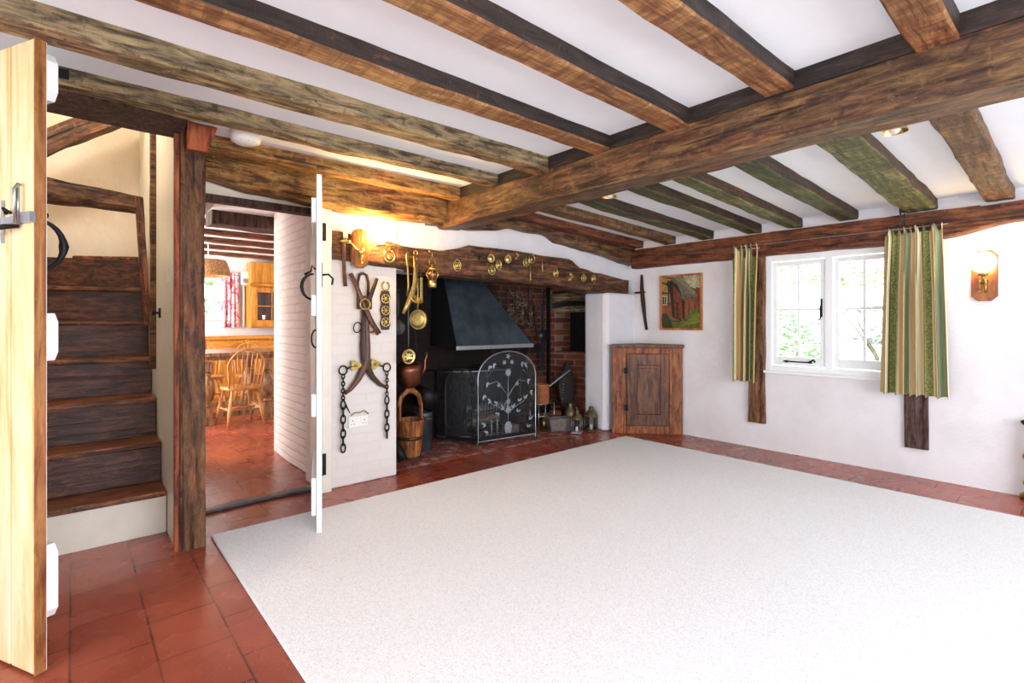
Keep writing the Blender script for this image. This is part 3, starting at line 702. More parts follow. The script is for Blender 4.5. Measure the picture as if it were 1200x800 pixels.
P_([(.52, .45), (.84, .42), (.84, .70), (.60, .84), (.52, .84)], 'p_brick2')
P_([(.52, .45), (.60, .47), (.60, .84), (.55, .84)], 'p_dark')
P_([(.18, .02), (.52, .0), (.88, .33), (.92, .40), (.56, .44), (.42, .16)], 'p_roof')
P_([(.35, .02), (.52, .0), (.88, .33), (.80, .36)], 'p_roof2')
P_([(.50, .88), (.86, .62), (1, .58), (1, 1), (0, 1), (0, .86)], 'p_grass')
P_([(.62, .88), (.90, .70), (1, .68), (1, .88), (.5, .97)], 'p_grass2')
P_([(0, .72), (.12, .70), (.22, .80), (.30, 1), (0, 1)], 'p_bush')
P_([(0, .36), (.14, .37), (.14, .55), (0, .55)], 'p_white')
P_([(.02, .38), (.06, .38), (.06, .53), (.02, .53)], 'p_dark'); P_([(.08, .38), (.12, .39), (.12, .53), (.08, .53)], 'p_dark')
P_([(.0, .29), (.30, .31), (.30, .335), (0, .32)], 'p_dark'); P_([(.16, .06), (.185, .06), (.20, .52), (.17, .52)], 'p_dark'); P_([(.0, .08), (.2, .16), (.2, .19), (0, .11)], 'p_dark')
P_([(.40, .50), (.43, .50), (.44, .82), (.41, .82)], 'p_dark'); P_([(.70, .50), (.72, .50), (.72, .74), (.70, .76)], 'p_dark')
cv.build('painted_canvas', [M[n_] for n_ in names], pt)
# rusty iron cross tie in the corner
cr = MB()
rp = [(4.955, 3.44, 1.75), (4.95, 3.435, 1.60), (4.95, 3.42, 1.45), (4.95, 3.395, 1.25), (4.955, 3.375, 1.12)]
cr.tube(rp, [.014, .022, .026, .018, .016], 8).tube([(4.94, 3.52, 1.545), (4.945, 3.42, 1.55), (4.95, 3.385, 1.55)], [.012, .014, .006], 6)
tag(cr.build('iron_hook', plain('rusty_iron', '#4a2a20', .8, .3, .35, 50, .6)), 'long rusty iron tool hanging in the corner beside the mantel end', 'iron tool')

# ================================================================== CORNER CUPBOARD
A_, B_ = Vector((4.462, 3.482, 0)), Vector((4.955, 2.925, 0))
ux = (B_ - A_).normalized(); cw = (B_ - A_).length
cup = thing('corner_cupboard', 'low dark oak corner cupboard with one panelled door under the painting', 'cupboard', A_)
cup.matrix_world = Matrix(((ux.x, -ux.y, 0, A_.x), (ux.y, ux.x, 0, A_.y), (0, 0, 1, 0), (0, 0, 0, 1)))
# local: x along the front, y into the corner
b = MB()
b.prism([(0, 0), (cw, 0), (cw - .02, .025), (cw * .62, .40), (cw * .50, .42), (.02, .05)], .0, .93)
b.build('body', M['cupboard_panel'], cup)
b = MB(); b.box(0, .15, -.022, .02, .0, .93); b.box(cw - .14, cw, -.022, .02, .0, .93); b.box(.15, cw - .14, -.020, .02, .0, .085); b.box(.15, cw - .14, -.020, .02, .865, .93)
b.build('front_frame', M['cupboard'], cup, bevel=.005)
MB().prism([(-.02, -.045), (cw + .012, -.045), (cw + .0, .0), (cw * .60, .41), (cw * .50, .43), (.0, .05)], .93, .965).build('top', M['cupboard_panel'], cup, bevel=.004)
d0, d1 = .155, cw - .145
dr = MB(); dz0, dz1 = .09, .86
dr.box(d0, d0 + .085, -.028, 0, dz0, dz1).box(d1 - .085, d1, -.028, 0, dz0, dz1).box(d0 + .085, d1 - .085, -.028, 0, dz0, dz0 + .12).box(d0 + .085, d1 - .085, -.028, 0, dz1 - .12, dz1)
door = dr.build('door', M['cupboard_panel'], cup, bevel=.004)
MB().box(d0 + .085, d1 - .085, -.016, -.004, dz0 + .12, dz1 - .12).box(d0 + .11, d1 - .11, -.024, -.010, dz0 + .15, dz1 - .15).build('door_panel', M['cupboard_panel'], door, bevel=.006)
for z in (.28, .68):
    hg = MB(); hg.box(d0 - .03, d0 + .018, -.032, -.02, z - .03, z + .03).tube([(d0 - .004, -.034, z - .035), (d0 - .004, -.034, z + .035)], .006)
    hg.build('hinge', M['iron'], cup)
MB().tube([(d1 - .035, -.03, .45), (d1 - .035, -.045, .45)], .007).build('knob', M['iron'], door)

# ================================================================== RUG
rg = MB(); nx, ny = 60, 50; rx0, rx1, ry0, ry1 = .585, 4.385, -1.6, 3.245
rg.box(rx0, rx1, ry0, ry1, .001, .016)
rug = rg.build('carpet_rug', M['carpet'], bevel=.006); tag(rug, 'large pale cream loop carpet covering most of the tiled floor', 'rug')

# ================================================================== STAIRCASE
st = thing('staircase', 'worn dark oak staircase with cream bottom riser behind the open pine door', 'staircase', (0, 3.48, 0))
X0, X1 = -.49, .408
fronts = [(0, 0), (.235, .235), (.46, .47), (.70, .72), (.92, .93), (1.13, .99), (1.36, 1.10)]
zs = [.242, .48, .724, .97, 1.213, 1.447, 1.685]
for i, ((fl, frr), z) in enumerate(zip(fronts, zs)):
    last = i == len(zs) - 1
    xa = X0 if not last else .0
    if i > 0: zb0 = zs[i - 1]
    else: zb0 = 0
    r = MB()
    r.prism([(X0, fl + .025), (X1, frr + .025), (X1, frr + .05), (X0, fl + .05)], zb0 + (.0 if i == 0 else .0), z - .03)
    r.build('riser', M['gloss'] if i == 0 else M['stair_wood'], st, bevel=.002)
    bk = fronts[i + 1] if not last else (1.6, 1.6)
    t = MB()
    if i >= 4:
        t.prism([(xa, fl - .0), (X1, frr - .0), (X1, 1.62), (xa, 1.62)], z - .03, z)
    else:
        t.prism([(X0, fl), (X1, frr), (X1, bk[1] + .06), (X0, bk[0] + .06)], z - .032, z)
    t.build('tread', M['tread'], st, bevel=.009)
MB().box(X0, X1, .005, .025, .205, .222).build('cover_strip', M['gloss'], st, bevel=.003)
MB().prism([(X0, 1.36), (.0, 1.36), (.0, 1.39), (X0, 1.39)], 1.447, 1.62).build('riser', M['stair_wood'], st)
lt_ = MB(); lt_.tube([(.41, 3.78, 1.26), (.375, 3.78, 1.26)], .007).tube([(.41, 3.78, 1.23), (.41, 3.78, 1.29)], .010).tube([(.375, 3.78, 1.245), (.375, 3.78, 1.275)], .009)
tag(lt_.build('door_hook', M['iron']), 'small black iron peg on the cream partition beside the slanting newel', 'hook')
lt_ = MB(); lt_.box(.402, .412, 3.40, 3.43, 1.42, 1.50)
tag(lt_.build('latch_plate', M['plastic'], bevel=.003), 'small cream painted latch keeper on the narrow partition beside the stairs', 'latch')

# ================================================================== DOORS
def empty(name, mw): 
    o = bpy.data.objects.new(name, None); COL.objects.link(o); o.matrix_world = mw; return o
# pine stair door; local x from free edge to hinge, y = away from the viewer's side
u = Vector((-.461, .887, 0)).normalized(); nb = Vector((.887, .461, 0)).normalized()
dm = Matrix(((u.x, nb.x, 0, -.066), (u.y, nb.y, 0, 2.366), (0, 0, 1, .008), (0, 0, 0, 1)))
pd = empty('door_1', dm); struct(pd, 'open pine plank door at the left with a bent iron latch')
DW = .84; xs = [0, .145, .30, .47, .62, DW]
zt = 2.155
for i in range(5):
    bd = MB(); bd.box(xs[i] + (.0036 if i == 0 else .0025), xs[i + 1] - .0025, -.034, -.004, 0, zt)
    bd.build('plank', M['pine_z'], pd, bevel=.006)
MB().box(.003, DW - .003, -.028, -.0035, 0.001, zt - .001).build('door_core', M['stud_dark'], pd)
MB().box(-.003, .0035, -.0345, -.003, 0, zt).build('edge_strip', M['pine_edge'], pd)
MB().box(.0, DW, -.0035, .0, 0, zt).build('painted_back', M['white'], pd)
for z0, z1 in ((1.965, 2.125), (1.06, 1.225), (.17, .42)):
    MB().prism([(.02, z0), (DW - .05, z0), (DW - .05, z1), (.02, z1 ), (.0, z1 - .03), (.0, z0 + .03)], -.034, 0, T=Matrix(((1, 0, 0, 0), (0, 0, -1, 0), (0, 1, 0, 0), (0, 0, 0, 1)))).build('ledge', M['white'], pd, bevel=.003)
q = .74; l = MB()
l.box(.035, .20, -.050, -.042, 1.532, 1.556).box(-.010, .045, -.052, -.036, 1.53, 1.565)
l.box(.175, .19, -.040, -.034, 1.47, 1.62)
l.tube([(.085 * q, -.05, 1.66), (.085 * q, -.06, 1.645), (.085 * q, -.058, 1.53)], .005).tube([(.12 * q, -.035, 1.665), (.085 * q, -.05, 1.665), (.085 * q, -.05, 1.53), (.12 * q, -.038, 1.53)], .005)
l.build('latch', M['steel'], pd)
l = MB(); l.tube([(x * q, y, z) for x, y, z in [(.11, -.04, 1.522), (.115, -.075, 1.515), (.20, -.085, 1.51), (.28, -.08, 1.495), (.315, -.075, 1.455), (.30, -.07, 1.42)]], [.006, .009, .009, .009, .008, .004], 8)
l.tube([(.17 * q, -.04, 1.57), (.19 * q, -.055, 1.585), (.21 * q, -.04, 1.57)], .005)
l.build('latch_handle', M['iron'], pd)
# ring pull sits on the painted back, seen past the door edge
ring = MB(); ring.tube([(.09 - .03 * 0, .02 + .075 * math.cos(a), 1.47 + .085 * math.sin(a)) for a in [PI / 2 - PI * i / 12 for i in range(13)]], [.006, .007, .008, .009, .010, .012, .016, .012, .010, .009, .008, .007, .006]).tube([(.09, .0, 1.575), (.09, .045, 1.575)], .010).tube([(.09, .0, 1.375), (.09, .03, 1.385)], .009)
ring.build('handle', M['iron'], pd)

# white ledged door to the kitchen, open towards the camera
hx, hy = 1.315, 3.575; ex, ey = 1.052, 2.875
u = Vector((ex - hx, ey - hy, 0)); WD = u.length; u.normalize(); nn = Vector((u.y, -u.x, 0))   # nn points to the passage side (-x)
dm = Matrix(((u.x, nn.x, 0, hx), (u.y, nn.y, 0, hy), (0, 0, 1, .008), (0, 0, 0, 1)))
wd_ = empty('door_2', dm); struct(wd_, 'white ledged plank door to the kitchen standing open edge-on')
for i in range(5):
    MB().box(WD * i / 5 + .001, WD * (i + 1) / 5 - .001, -.014, .014, 0, 2.03).build('plank', M['white'], wd_, bevel=.003)
for z0, z1 in ((1.76, 1.90), (1.23, 1.35), (.66, .79), (.10, .315)):
    MB().box(.03, WD - .015, .0145, .042, z0, z1).build('ledge', M['white'], wd_, bevel=.006)
bpy.context.view_layer.update()
for z0, z1 in ((1.775, 1.90), (.13, .28)):
    hg = MB(); hg.box(1.318, 1.350, 3.556, 3.566, z0, z1).tube([(1.322, 3.558, z0), (1.322, 3.558, z1)], .008)
    hg = hg.build('hinge', M['iron']); hg.parent = wd_; hg.matrix_parent_inverse = wd_.matrix_world.inverted()
h = MB()
h.tube([(WD - .10, .02, 1.50), (WD - .10, .04, 1.52), (WD - .10, .045, 1.49), (WD - .10, .08, 1.47)], .006)
h.tube([(WD - .10, .03 + .065 * math.sin(a), 1.40 + .075 * math.cos(a)) for a in [PI * i / 10 for i in range(11)]], [.005, .006, .007, .009, .010, .010, .009, .008, .007, .006, .005])
h.build('handle', M['iron'], wd_)
h = MB(); h.tube([(WD - .10, -.016, 1.47), (WD - .10, -.05, 1.475), (WD - .10, -.075, 1.45), (WD - .10, -.07, 1.415)], .006).box(WD - .12, WD - .08, -.018, -.014, 1.40, 1.54)
h.build('latch', M['iron'], wd_)
MB().tube([(WD - .06, .02 + .022 * math.sin(a), 1.10 + .05 * math.cos(a)) for a in [2 * PI * i / 14 for i in range(14)]], .005, closed=True).build('pull_ring', M['iron'], wd_)

# smoke detector
sm = thing('smoke_detector', 'white round smoke detector on the ceiling above the timber post', 'smoke detector', (.725, 3.09, 2.25))
MB().lathe([(.078, -.002), (.078, -.026), (.072, -.050), (.05, -.062), (.0, -.065)], 28).build('body', M['plastic'], sm)
for i in range(10):
    MB().box(-.004, .004, .045, .060, -.058, -.047, T=Matrix.Rotation(2 * PI * i / 10, 4, 'Z')).build('vent', M['pewter'], sm)

# little brass bells on the ceiling
for (x, y, z, lb) in ((3.07, 2.42, 2.125, 'small brass bell-shaped ceiling light behind the middle of the main beam'), (3.10, .665, 2.125, 'small brass ceiling light with white shade behind the right part of the main beam')):
    bl = thing('ceiling_light', lb, 'ceiling light', (x, y, z), group=None)
    MB().lathe([(.018, .092), (.026, .085), (.040, .06), (.052, .035), (.056, .025)], 24, cap=False).build('shade', M['brass'], bl)
    MB().ball((0, 0, .045), .028).build('bulb', M['plastic'], bl)

# ================================================================== THINGS ON THE CHIMNEY PIER
hm = thing('horse_hames', 'dark wooden horse hames with leather straps and hanging chains on the white brick pier', 'harness', (1.655, 3.60, 1.10))
def rel(pts, o): return [(a - o[0], b - o[1], c - o[2]) for a, b, c in pts]
O = (1.655, 3.60, 1.10); Yh = 3.59
def tb(pts, r, n=8, flat=1.0): return MB().tube(rel([(x, (q[0] if q else Yh), z) for x, z, *q in pts], O), r, n, flat=flat)
tb([(1.665, 1.36), (1.665, 1.20), (1.668, 1.02), (1.665, .93), (1.645, .86), (1.60, .78), (1.545, .715), (1.50, .68)], [.016, .022, .030, .032, .030, .024, .018, .010]).build('hame', M['leather_red'], hm)
tb([(1.648, 1.36), (1.645, 1.20), (1.642, 1.02), (1.650, .93), (1.675, .86), (1.715, .79), (1.775, .73), (1.83, .70)], [.016, .022, .028, .030, .028, .022, .016, .010]).build('hame', M['leather'], hm)
tb([(1.60, 1.40), (1.598, 1.50), (1.612, 1.555), (1.64, 1.57), (1.668, 1.555), (1.682, 1.50), (1.68, 1.40)], .011).build('loop_strap', M['leather'], hm)
MB().box(-.07, .045, -.04, -.01, .20, .30).build('leather_wrap', M['leather'], hm, bevel=.008)
tb([(1.535, 1.560, 3.57), (1.575, 1.47, 3.56), (1.62, 1.36, 3.555), (1.66, 1.27, 3.555), (1.70, 1.20, 3.565), (1.758, 1.115, 3.57)], [.016, .016, .018, .020, .020, .022], 6, .35).build('strap', M['leather_red'], hm)
tb([(1.742, 1.535, 3.57), (1.71, 1.46, 3.56), (1.675, 1.38, 3.555), (1.65, 1.32, 3.555)], [.014, .016, .018, .018], 6, .35).build('strap', M['leather'], hm)
MB().tube([(-.02 + .038 * math.cos(a), -.055, .235 + .038 * math.sin(a)) for a in [2 * PI * i / 18 for i in range(18)]], .008, closed=True).build('brass_ring', M['brass_old'], hm)
for cx in (-.060, .052):
    MB().tube([(cx + .030 * math.cos(a), -.012 - .008 * math.sin(a), .065 + .038 * math.sin(a)) for a in [2 * PI * i / 16 for i in range(16)]], .0045, closed=True).build('terret', M['iron'], hm)
for sx, cx in ((-1, -.08), (1, .075)):
    pl = []
    for i in range(12):
        a = 2 * PI * i / 12; rr = .036 + .010 * math.cos(3 * a); pl.append((cx + rr * math.cos(a) * 1.1, -.215 + rr * math.sin(a)))
    MB().prism(pl, .0, .014, T=Matrix(((1, 0, 0, 0), (0, 0, -1, -.012), (0, 1, 0, 0), (0, 0, 0, 1)))).ball((cx, -.03, -.215), .012).build('brass_plate', M['brass_old'], hm)
def link_chain(x, z0, n, step, r, wide):
    mb = MB()
    for i in range(n):
        z = z0 - i * step; fl = i % 2
        pts = []
        for k in range(12):
            a = 2 * PI * k / 12; c_, s_ = math.cos(a) * wide, math.sin(a) * step * .62
            pts.append((x + (c_ if not fl else c_ * .35), (0 if not fl else c_ * .94) - .018, z + s_))
        mb.tube(pts, r, 6, closed=True)
    return mb
for x in (-.171, .175):
    MB().tube([(x + .030 * math.cos(a), -.016, -.245 + .032 * math.sin(a)) for a in [2 * PI * i / 18 for i in range(18)]], .006, closed=True).build('ring', M['iron'], hm)
    MB().tube([(x * .55, -.02, -.22), (x * .84, -.02, -.235)], .007).build('ring_bolt', M['iron'], hm)
    c = link_chain(x, -.29, 7, .026, .0055, .011); c2_ = link_chain(x, -.29 - 7 * .026 - .025, 6 if x > 0 else 7, .052, .0065, .017)
    c.v, n0 = c.v, len(c.v); c.add(c2_.v, c2_.f, 0, True)
    c.build('chain', M['iron'], hm)
MB().tube([(-.171, -.02, -.45), (-.15, -.02, -.50), (-.12, -.02, -.56), (-.155, -.02, -.50)], .006).build('hook', M['iron'], hm)

mg = thing('brass_martingale', 'long leather strap set with three horse brasses on the white brick pier', 'horse brass', (1.826, 3.605, 1.30))
TyB = lambda x, y, z: Matrix(((1, 0, 0, x), (0, 0, -1, y), (0, 1, 0, z), (0, 0, 0, 1)))
MB().prism([(.037 + .006 * math.cos(z_ * 62), z_) if s_ else (-.037 - .006 * math.cos(z_ * 62), z_) for s_, z_ in [(1, -.15 + .3 * i / 20) for i in range(21)] + [(0, .15 - .3 * i / 20) for i in range(21)]], 0, .006, T=TyB(0, 0, -.005)).build('strap', M['leather'], mg)
def ringpts(r, n=20, x=0, z=0, y=0, sx=1, sz=1): return [(x + r * sx * math.cos(2 * PI * i / n), y, z + r * sz * math.sin(2 * PI * i / n)) for i in range(n)]
for z in (.085, -.005, -.095):
    b = MB(); b.tube(ringpts(.033, z=z, y=-.012), .005, 6, closed=True).ball((0, -.012, z), .012, 8)
    for i in range(6):
        a = PI * i / 3; b.tube([(0, -.012, z), (.033 * math.cos(a), -.012, z + .033 * math.sin(a))], .0035, 5)
    b.build('horse_brass', M['brass'], mg)
MB().tube([(.0 + .03 * math.cos(a), -.008, .182 + .034 * math.sin(a)) for a in [PI * (.62 + 1.76 * i / 12) for i in range(13)]], .006).build('buckle', M['brass_old'], mg)

ls = MB(); ls.tube([(1.462, 3.53, 1.775), (1.468, 3.535, 1.76), (1.478, 3.555, 1.66), (1.49, 3.575, 1.56), (1.505, 3.59, 1.465)], [.012, .014, .015, .015, .016], 6, flat=.35)
tag(ls.build('leather_strap', M['leather_red']), 'short brown leather strap hanging below the left arm of the brass wall lamp', 'strap')

so = thing('wall_socket', 'white double wall socket low on the brick pier', 'socket', (1.612, 3.618, .465))
MB().box(-.077, .077, -.012, .0, -.043, .043).build('face_plate', M['plastic'], so, bevel=.004)
for cx in (-.045, .045):
    for bb in ((cx - .003, cx + .003, -.0135, -.0118, .005, .013), (cx - .014, cx - .008, -.0135, -.0118, -.018, -.013), (cx + .008, cx + .014, -.0135, -.0118, -.018, -.013)):
        MB().box(*bb).build('pin_hole', M['holes'], so)
for cx in (-.018, .018): MB().box(cx - .006, cx + .006, -.015, -.0118, .014, .030).build('switch', M['plastic'], so, bevel=.001)
cb = MB(); cb.tube([(1.55, 3.60, .515), (1.58, 3.595, .535), (1.62, 3.60, .53), (1.65, 3.60, .545), (1.69, 3.605, .515)], .004)
tag(cb.build('brass_chain', M['brass_old']), 'thin brass wire lying along the top of the double socket', 'wire')

# ================================================================== HORSE BRASSES ON THE MANTEL
def horse_brass(kind, label, x, z, s=1.0):
    r = thing('horse_brass', label, 'horse brass', (x, 3.560, z), group='horse brasses nailed along the mantel beam', rot=(0, 0, 0))
    R_ = .036 * s; b = MB()
    if kind == 'sun':
        b.tube(ringpts(R_), .004, 6, closed=True).ball((0, 0, 0), R_ * .35, 8, sc=(1, .5, 1))
        for i in range(8):
            a = PI * i / 4; b.tube([(R_ * .2 * math.cos(a), 0, R_ * .2 * math.sin(a)), (R_ * math.cos(a), 0, R_ * math.sin(a))], .003, 5)
    elif kind == 'disc':
        b.lathe([(0, .010), (R_ * .35, .009), (R_ * .42, .003), (R_ * .9, .002), (R_, .005), (R_, 0)], 20, T=TyB(0, 0, 0))
    elif kind == 'oval':
        b.tube(ringpts(R_, sx=.8, sz=1.05), .004, 6, closed=True).tube(ringpts(R_ * .6, sx=.8), .004, 6, closed=True).ball((0, 0, 0), R_ * .3, 8, sc=(1, .5, 1.2))
        for i in range(4):
            a = PI * i / 2 + PI / 4; b.tube([(R_ * .4 * math.cos(a), 0, R_ * .5 * math.sin(a)), (R_ * .8 * math.cos(a), 0, R_ * math.sin(a))], .003, 5)
    elif kind == 'crescent':
        b.tube([(R_ * math.cos(a), 0, R_ * math.sin(a)) for a in [PI * (.62 + 1.76 * i / 14) for i in range(15)]], [.002] + [.003 + .006 * math.sin(PI * i / 12) for i in range(13)] + [.002], 6)
        b.ball((0, 0, -R_ * .2), R_ * .42, 8, sc=(1, .4, 1))
    elif kind == 'scroll':
        b.tube([(R_ * .8 * math.sin(t_ * 5), 0, R_ * (1 - 2 * t_)) for t_ in [i / 14 for i in range(15)]], .006, 6).ball((0, 0, R_ * .7), R_ * .3, 8, sc=(1, .5, 1)).ball((0, 0, -R_ * .6), R_ * .35, 8, sc=(1, .5, 1))
    elif kind == 'pendant':
        b.tube([(0, 0, R_ * 1.1), (0, 0, 0), (0, 0, -R_ * 1.2)], [.003, .006, .008], 8).ball((0, 0, -R_ * 1.25), .009, 8).ball((0, 0, R_ * .2), .007, 8)
    b.build('plate', M['brass'], r)
    top = R_ * (1.1 if kind != 'pendant' else 1.3)
    MB().tube(ringpts(.007, 10, z=top), .0022, 5, closed=True).ball((0, .002, top + .010), .005, 6).build('hanger', M['brass_old'], r)
    return r
HB = [('crescent', 1.84, 1.71, 1.25, 'round horse brass at the left end of the mantel beside the glowing lamp'),
      ('oval', 2.47, 1.685, 1.25, 'oval openwork horse brass alone right of the hanging brass lantern'),
      ('disc', 2.835, 1.775, 1.1, 'solid shiny horse brass, top of the first cluster near the beam hole'),
      ('sun', 2.845, 1.668, 1.05, 'lowest horse brass of the first cluster near the beam hole'),
      ('oval', 2.925, 1.724, 1.1, 'openwork horse brass, right one of the first cluster near the beam hole'),
      ('disc', 3.035, 1.785, 1.1, 'pale solid horse brass between the first cluster and the small highest one'),
      ('scroll', 3.14, 1.82, .85, 'small scrolled horse brass, highest one on the mantel'),
      ('sun', 3.262, 1.772, 1.05, 'left horse brass of the close overlapping pair'),
      ('crescent', 3.335, 1.815, 1.05, 'right upper horse brass of the close overlapping pair'),
      ('pendant', 3.315, 1.668, 1.2, 'narrow brass pendant hanging below the overlapping pair'),
      ('pendant', 3.475, 1.76, 1.1, 'narrow brass pendant right of the overlapping pair'),
      ('oval', 3.665, 1.70, 1.15, 'round openwork horse brass, fourth from the right end of the mantel'),
      ('scroll', 3.88, 1.668, 1.05, 'scroll-shaped horse brass, third from the right end of the mantel'),
      ('sun', 4.085, 1.672, 1.0, 'dull spoked horse brass, second from the right end of the mantel'),
      ('oval', 4.245, 1.672, 1.05, 'bright looped horse brass nearest the right end of the mantel')]
for k_, x, z, s_, lb in HB: horse_brass(k_, lb, x, z, s_)
for (x, z, r_) in ((2.70, 1.77, .018), (2.655, 1.79, .009), (3.70, 1.735, .014)):
    adopt(MB().box(x - r_ * .5, x + r_ * .5, 3.552, 3.60, z - r_, z + r_).build('peg_hole', M['black'], bevel=.003), bpy.data.objects['mantel_beam'])

# hanging utensils
def at(x, y, z): return Matrix.Translation((x, y, z))
def disc_pan(name, label, x, y, z, r, htop, mat, bore=False, grp=None):
    t = thing(name, label, 'ladle' if bore is None else 'pan', (x, y, z), group=grp)
    MB().lathe([(0, -.012), (r * .55, -.011), (r * .85, -.006), (r, .012), (r, .016), (r * .83, -.002), (r * .5, -.006), (0, -.007)], 28, T=TyB(0, 0, 0)).build('bowl', M[mat], t)
    h = MB(); h.tube([(0, .0, r * .95), (0, -.008, r + .05), (0, -.005, htop - z - .02), (0, .0, htop - z)], [.006, .006, .008, .006], 6, flat=.5).tube(ringpts(.010, 12, z=htop - z + .008), .003, 5, closed=True)
    h.build('handle', M['brass_old' if mat == 'brass_old' else 'iron_grey'], t)
    return t
disc_pan('skimmer', 'round dull brass skimmer hanging from the mantel below the yellow ladle', 2.05, 3.50, 1.225, .078, 1.53, 'brass_old')
t = disc_pan('hanging_roaster', 'small pierced brass roaster on a long rod hanging above the copper kettle', 1.955, 3.48, .94, .056, 1.42, 'brass')
g = MB()
for i in range(7):
    a = 2 * PI * i / 7; g.ball((.030 * math.cos(a), -.012, .030 * math.sin(a)), .007, 6)
g.build('holes', M['holes'], t)
disc_pan('frying_pan', 'small dark round pan half hidden behind the edge of the pier', 1.965, 3.66, 1.165, .06, 1.45, 'iron_grey')
t = thing('brass_ladle', 'yellow brass ladle with a deep bowl hanging from the left of the mantel', 'ladle', (2.005, 3.50, 1.385))
MB().lathe([(0, -.030), (.030, -.024), (.052, -.004), (.058, .008), (.054, .009), (.046, -.004), (.026, -.018), (0, -.023)], 24, T=Matrix.Translation((.012, -.02, 0)) @ Matrix.Rotation(.75, 4, 'X') @ Matrix.Rotation(.25, 4, 'Y')).build('bowl', M['brass'], t)
MB().tube([(-.045, 0, .02), (-.035, 0, .10), (-.04, .0, .22), (-.045, .01, .34), (-.035, .01, .365), (-.022, .01, .35)], [.009, .010, .009, .009, .007, .005], 8, flat=.6).build('handle', M['brass_old'], t)
t = MB(); t.tube([(2.015, 3.49, 1.72), (2.02, 3.48, 1.62), (2.01, 3.475, 1.50), (1.985, 3.47, 1.42), (1.94, 3.465, 1.33), (1.905, 3.465, 1.27)], [.012, .016, .020, .024, .022, .012], 8, flat=.5)
tag(t.build('powder_horn', M['brass_old']), 'tapering yellow horn hanging crosswise beside the brass ladle', 'horn')
t = thing('leather_bridle_strap', 'brown strap with brass studs hanging from the mantel beside the ladle', 'strap', (2.045, 3.52, 1.60))
MB().box(-.020, .020, -.006, .0, -.15, .14).build('strap', M['leather_red'], t, bevel=.004)
for z in (.10, .05, .0, -.06, -.11): MB().ball((0, -.008, z), .013, 8, sc=(1, .5, 1)).build('stud', M['brass'], t)
MB().tube(ringpts(.016, 14, z=.15), .004, 6, closed=True).build('ring', M['brass'], t)
t = thing('knife_sheath', 'pale flat blade hanging from the mantel behind the round skimmer', 'tool', (2.095, 3.52, 1.50))
MB().box(-.012, .012, -.004, .0, -.14, .06).build('blade', M['brass_old'], t, bevel=.002)
MB().tube([(0, 0, .05), (0, .01, .12)], .003).build('cord', M['leather'], t)
t = thing('hanging_lantern', 'small brass lantern hanging from a hook on the mantel beam', 'lantern', (2.20, 3.525, 1.60))
MB().lathe([(.0, .075), (.012, .072), (.016, .058), (.034, .040), (.040, .030), (.030, .026)], 16).build('cap', M['brass'], t)
MB().lathe([(.030, -.058), (.036, -.062), (.036, -.112), (.026, -.118), (.0, -.118)], 16).build('base', M['brass'], t)
MB().lathe([(.028, .028), (.043, .012), (.050, -.010), (.044, -.038), (.028, -.058)], 16, cap=False).build('glass', M['copper_dark'], t)
b = MB()
for i in range(6):
    a = PI * i / 3; b.tube([(.030 * math.cos(a), .030 * math.sin(a), .03), (.055 * math.cos(a), .055 * math.sin(a), -.012), (.030 * math.cos(a), .030 * math.sin(a), -.06)], .004, 5)
b.tube(ringpts(.054, 16)[:0] or [(.054 * math.cos(a), .054 * math.sin(a), -.012) for a in [2 * PI * i / 16 for i in range(16)]], .003, 5, closed=True)
b.build('cage', M['brass'], t)
b = MB(); b.tube([(-.026, 0, .06), (-.028, 0, .10), (-.015, 0, .115), (.015, 0, .115), (.028, 0, .10), (.026, 0, .06)], .004, 6).tube([(0, 0, .115), (0, .0, .165), (0, .02, .172)], .0035, 6).lathe([(.0, -.008), (.018, -.006), (.018, .0), (0, .002)], 14, T=TyB(0, .028, .18))
b.build('bail', M['brass_old'], t)

# ================================================================== FIREPLACE THINGS
hd = thing('smoke_hood', 'blue-grey sheet metal smoke hood with a bright lip over the hearth', 'hood', (3.35, 4.35, .96))
a = MB()
fb = [(-.51, -.25), (.50, -.25), (.50, .24), (-.51, .24)]
tp = [(-.49, .02), (-.03, .02), (-.03, .24), (-.49, .24)]
v = [(x, y, 0) for x, y in fb] + [(x, y, .72) for x, y in tp] + [(x, y, 1.3) for x, y in tp]
a.add(v, [(0, 1, 5, 4), (1, 2, 6, 5), (2, 3, 7, 6), (4, 5, 9, 8), (5, 6, 10, 9), (6, 7, 11, 10), (7, 4, 8, 11)])
MB().add([v[3], v[0], v[4], v[7]], [(0, 1, 2, 3)]).build('side_panel', M['black'], hd)
o = a.build('canopy', M['hood'], hd); sm_ = o.modifiers.new('s', 'SOLIDIFY'); sm_.thickness = .004
a = MB(); a.box(-.52, .51, -.262, -.248, -.03, .012).box(.498, .512, -.26, .24, -.03, .012)
a.build('lip', M['steel'], hd, bevel=.003)

